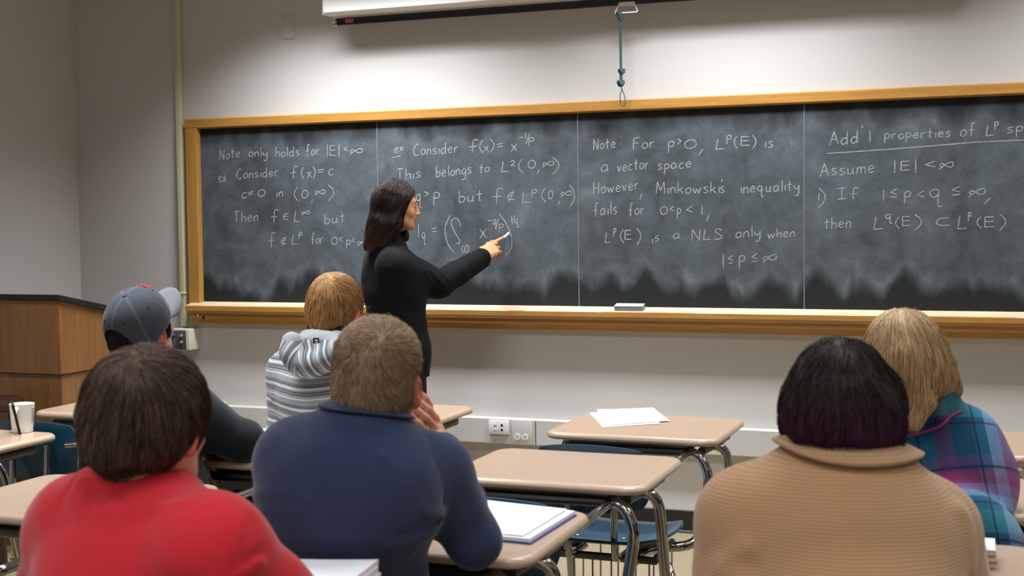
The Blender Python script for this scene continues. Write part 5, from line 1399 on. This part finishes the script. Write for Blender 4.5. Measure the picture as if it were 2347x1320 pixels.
def tan():
    d = 2.35
    H = Head(at(1926, 938, d), frame(math.radians(8), math.radians(-4), 0))
    root = person('person', (H.c[0], H.c[1]-.1, 0), 'person in a tan knit sweater with a big fold-over collar and dark purple hair')
    J = seated(-.235, -3.61, at(1930, 1096, 2.34), H.c, math.radians(5), shL=at(1718, 1192, 2.36), shR=at(2122, 1222, 2.36), elL=at(1668, 1440, 2.36), elR=at(2196, 1440, 2.40),
               wrL=np.array([-.36, -3.24, .80]), wrR=np.array([-.09, -3.22, .80]), chestw=.08, waist=.165)
    J['chest'] = at(1925, 1260, 2.34)
    body(J, root, H, SKIN, .0046, neck_r=.052)
    N, fw, rt = J['neck'], J['fwd'], J['right']
    F = shirt_field(J, .022, (.95, .95), 1.2)
    F.u(Cone(J['pelvis']+Z*.14, J['pelvis']-Z*.04, .185, .19, fw, 1.25), .05)
    for a, b, r in (((1655, 1300, 2.28), (1700, 1262, 2.24), .016), ((2185, 1180, 2.27), (2215, 1300, 2.27), .010), ((1700, 1330, 2.27), (1640, 1345, 2.30), .018)):
        P = snap(F, [at(*a), at(*b)], off=-.004); F.u(Cone(P[0], P[1], r, r*.6), .03)
    F.disp = lambda V: .003*hnoise(V*np.array([1, 1, .9]), 20, 6)
    km = knitrows()
    solid('sweater', F, .0065, km, root)
    collar(root, km, N+fw*.02, rt, fw, lambda a: (.084, .076, .094-.050*(1-math.cos(a))*.5-.012*math.sin(a), .0), lambda a: (.094, .102, .012-.020*(1-math.cos(a))*.5-.014*math.sin(a), .0), 2.3, .009, F0=F)
    trousers(J, root, M['jeans'])
    Fh = Field()
    Fh.u(H.ell((0, -.010, .018), (.092, .110, .108)), .01).u(H.ell((0, -.052, -.008), (.087, .062, .048)), .04)
    for s in (-1, 1): Fh.u(H.cone((s*.074, .0, .02), (s*.078, -.005, -.030), .026, .020), .03)
    Fh.u(H.cone((.062, -.030, -.02), (.086, -.035, -.110), .034, .020), .03)
    Fh.sub(H.ell((0, .130, -.060), (.13, .090, .13)), .02)
    Fh.disp = lambda V: .005*hnoise(V*np.array([1, 1, .6]), 42, 5)+.002*hnoise(V*np.array([1, 1, .4]), 110, 1)
    hm = hair_mat('purple_dyed_hair', (24, 16, 16), (48, 35, 35), (84, 66, 62), ((34, 13, 31), (64, 30, 60), (98, 56, 92)), .4)
    wh = A3(H.w(.0, -.03, .122))
    def flow(P, t):
        v = P-wh; r_ = np.linalg.norm(v, axis=1, keepdims=True); v = v/(r_+1e-6); g = Fh.grad(P)
        return (v*np.clip(1-r_*4, .15, 1)+np.array([0, 0, -1.0], np.float32)*np.clip(r_*9, 0, 1)+hnoise(P, 40, 5)[:, None]*np.cross(g, v)*.45).astype(np.float32)
    hair_object('hair', Fh, .005, hm, root, None, 20000, flow, 7, .12, (.001, .010), (.0007, .0003), .85, .0008, lambda V: np.clip((.03-H.loc(V)[:, 2])/.08, 0, 1), .3, lambda P: (H.loc(P)[:, 2] < -.046+.012*hnoise(P, 70)) & ((H.loc(P)[:, 0] < .05) | (H.loc(P)[:, 2] < -.12)))
tan()

def plaid_mat():
    t = NT('plaid_flannel'); a = t.n('ShaderNodeAttribute', attribute_name='pl'); s = t.n('ShaderNodeSeparateColor'); t.link(a.outputs['Color'], s.inputs[0])
    teal, dteal, pur, lb, mag, grn, lil = srgb(16, 98, 130), srgb(8, 62, 88), srgb(86, 50, 96), srgb(126, 160, 200), srgb(150, 16, 84), srgb(52, 120, 124), srgb(150, 96, 150)
    def band(sock, P, st):
        f = t.math('FRACT', t.math('DIVIDE', sock, P)); return t.ramp(f, st, 'CONSTANT'), f
    c1, f1 = band(s.outputs[0], .29, [(0, teal), (.2, pur), (.34, dteal), (.5, teal), (.60, lb), (.69, lil), (.78, pur), (.88, dteal)])
    c2, f2 = band(s.outputs[1], .31, [(0, dteal), (.12, grn), (.30, teal), (.42, lb), (.50, lil), (.58, mag), (.68, pur), (.8, dteal)])
    c = t.mix(.5, c1, c2)
    def line(f, p, w_): return t.math('LESS_THAN', t.math('ABSOLUTE', t.math('SUBTRACT', f, p)), w_)
    for f, ps in ((f1, (.08, .52, .84)), (f2, (.07, .36, .71))):
        for p in ps: c = t.mix(t.math('MULTIPLY', line(f, p, .010), .72), c, srgb(14, 20, 44))
    n = t.noise(t.coord(), 600, 2); c = t.mix(t.math('MULTIPLY', n, .25), c, srgb(40, 60, 90)); t.color(c)
    t.set(Roughness=.95); t.b.inputs['Specular IOR Level'].default_value = .15; t.b.inputs['Sheen Weight'].default_value = .12; t.bump(n, .25, .0008); return t.m
def plaid():
    d = 3.20
    H = Head(at(2074, 826, d), frame(math.radians(16), math.radians(-8), math.radians(-8)))
    root = person('person', (H.c[0], H.c[1]-.1, 0), 'person in a teal and purple plaid shirt with a chin-length blonde bob')
    J = seated(-.105, -2.79, at(2112, 955, 3.19), H.c, math.radians(4), shL=at(2024, 1010, 3.20), shR=at(2206, 1018, 3.18), elL=at(2010, 1200, 3.3), elR=at(2262, 1168, 3.22),
               wrL=np.array([-.36, -2.42, .79]), wrR=np.array([-.17, -2.44, .79]), chestw=.045, waist=.112)
    J['chest'] = at(2162, 1096, 3.17)
    body(J, root, H, SKIN, .0048, neck_r=.048)
    N, fw, rt = J['neck'], J['fwd'], J['right']
    F = shirt_field(J, .015, (.95, .95), 1.1)
    F.u(Cone(J['pelvis']+Z*.12, J['pelvis']-Z*.03, .15, .16, fw, 1.25), .05)
    ringchain(F, N+fw*.015, rt, fw, Z, -2.9, 2.9, 17, .070, .064, lambda a: .045-.03*(1-math.cos(a))*.5, .018, Z, .5, .012)
    F.u(Cone(at(2150, 915, 3.13), at(2155, 965, 3.10), .022, .014), .03)
    F.disp = lambda V: .003*hnoise(V*np.array([1, 1, .9]), 24, 2)+.0015*hnoise(V, 50, 7)
    ax = (N-J['pelvis'])/np.linalg.norm(N-J['pelvis']); sd = np.cross(J['fwd'], ax)
    arm = Field()
    for p, k in arm_prims(J, 'R', .015, 1.1, .95): arm.u(p, k)
    tor = Field()
    for p, k in torso_prims(J, .015): tor.u(p, k)
    def pl(V):
        v = V-A3(N); u_ = (v@A3(sd))*1.1+.03; w_ = v@A3(ax)
        sh, el = J['shR'], J['elR']; q = (el-sh)/np.linalg.norm(el-sh)
        m_ = (tor.ev(V)-arm.ev(V)) > .004
        u_ = np.where(m_, .02+((V-A3(sh))@A3(np.cross(q, J['fwd'])))*1.2, u_+.01); w_ = np.where(m_, .05-((V-A3(sh))@A3(q)), w_)
        return np.stack([u_+2.03, w_+2.24, u_*0], 1)
    solid('plaid_shirt', F, .0065, plaid_mat(), root, {'pl': pl})
    pk = plain('pink_piping', (150, 30, 108), .7)
    for pts in ([(2040, 1006), (2095, 993), (2150, 982)], [(2150, 982), (2185, 955), (2228, 921)]):
        P = snap(F, [p for p in spline([at(u, v, 3.08) for u, v in pts], 6)], off=.0015)
        MB().tube(local(root, P), .0035, 8).build('yoke_piping', pk, root)
    trousers(J, root, M['darktrouser'])
    Fh = Field()
    Fh.u(H.ell((0, -.010, .018), (.094, .110, .108)), .01).u(H.ell((0, -.055, -.040), (.096, .068, .070)), .04)
    for s in (-1, 1): Fh.u(H.cone((s*.075, .01, .02), (s*.092, -.008, -.082), .028, .024), .03)
    Fh.sub(H.ell((0, .130, -.055), (.13, .090, .12)), .02); Fh.sub(H.ell((0, -.030, -.135), (.075, .06, .045)), .02)
    Fh.u(H.cone((-.02, -.105, .02), (.006, -.115, -.10), .022, .018), .02).u(H.cone((.006, -.115, -.10), (-.03, -.120, -.150), .018, .010), .02)
    Fh.disp = lambda V: .003*hnoise(V*np.array([1, 1, .35]), 60, 5)
    hm = hair_mat('blonde_hair', (136, 106, 68), (190, 156, 112), (228, 202, 160), ((170, 136, 98), (214, 184, 144), (242, 222, 190)), .4)
    wh = A3(H.w(.004, -.02, .124))
    def flow(P, t):
        v = P-wh; r_ = np.linalg.norm(v, axis=1, keepdims=True); v = v/(r_+1e-6); g = Fh.grad(P); L = H.loc(P)
        return (v*np.clip(1-r_*5, .1, 1)+np.array([0, 0, -1.0], np.float32)*np.clip(r_*9, 0, 1)+hnoise(P, 30, 5)[:, None]*np.cross(g, v)*.22).astype(np.float32)
    hair_object('hair', Fh, .005, hm, root, None, 20000, flow, 7, .14, (.0005, .007), (.0007, .0004), .88, 0, lambda V: np.clip((H.loc(V)[:, 2]-.05)/.06, 0, 1), .3)
plaid()
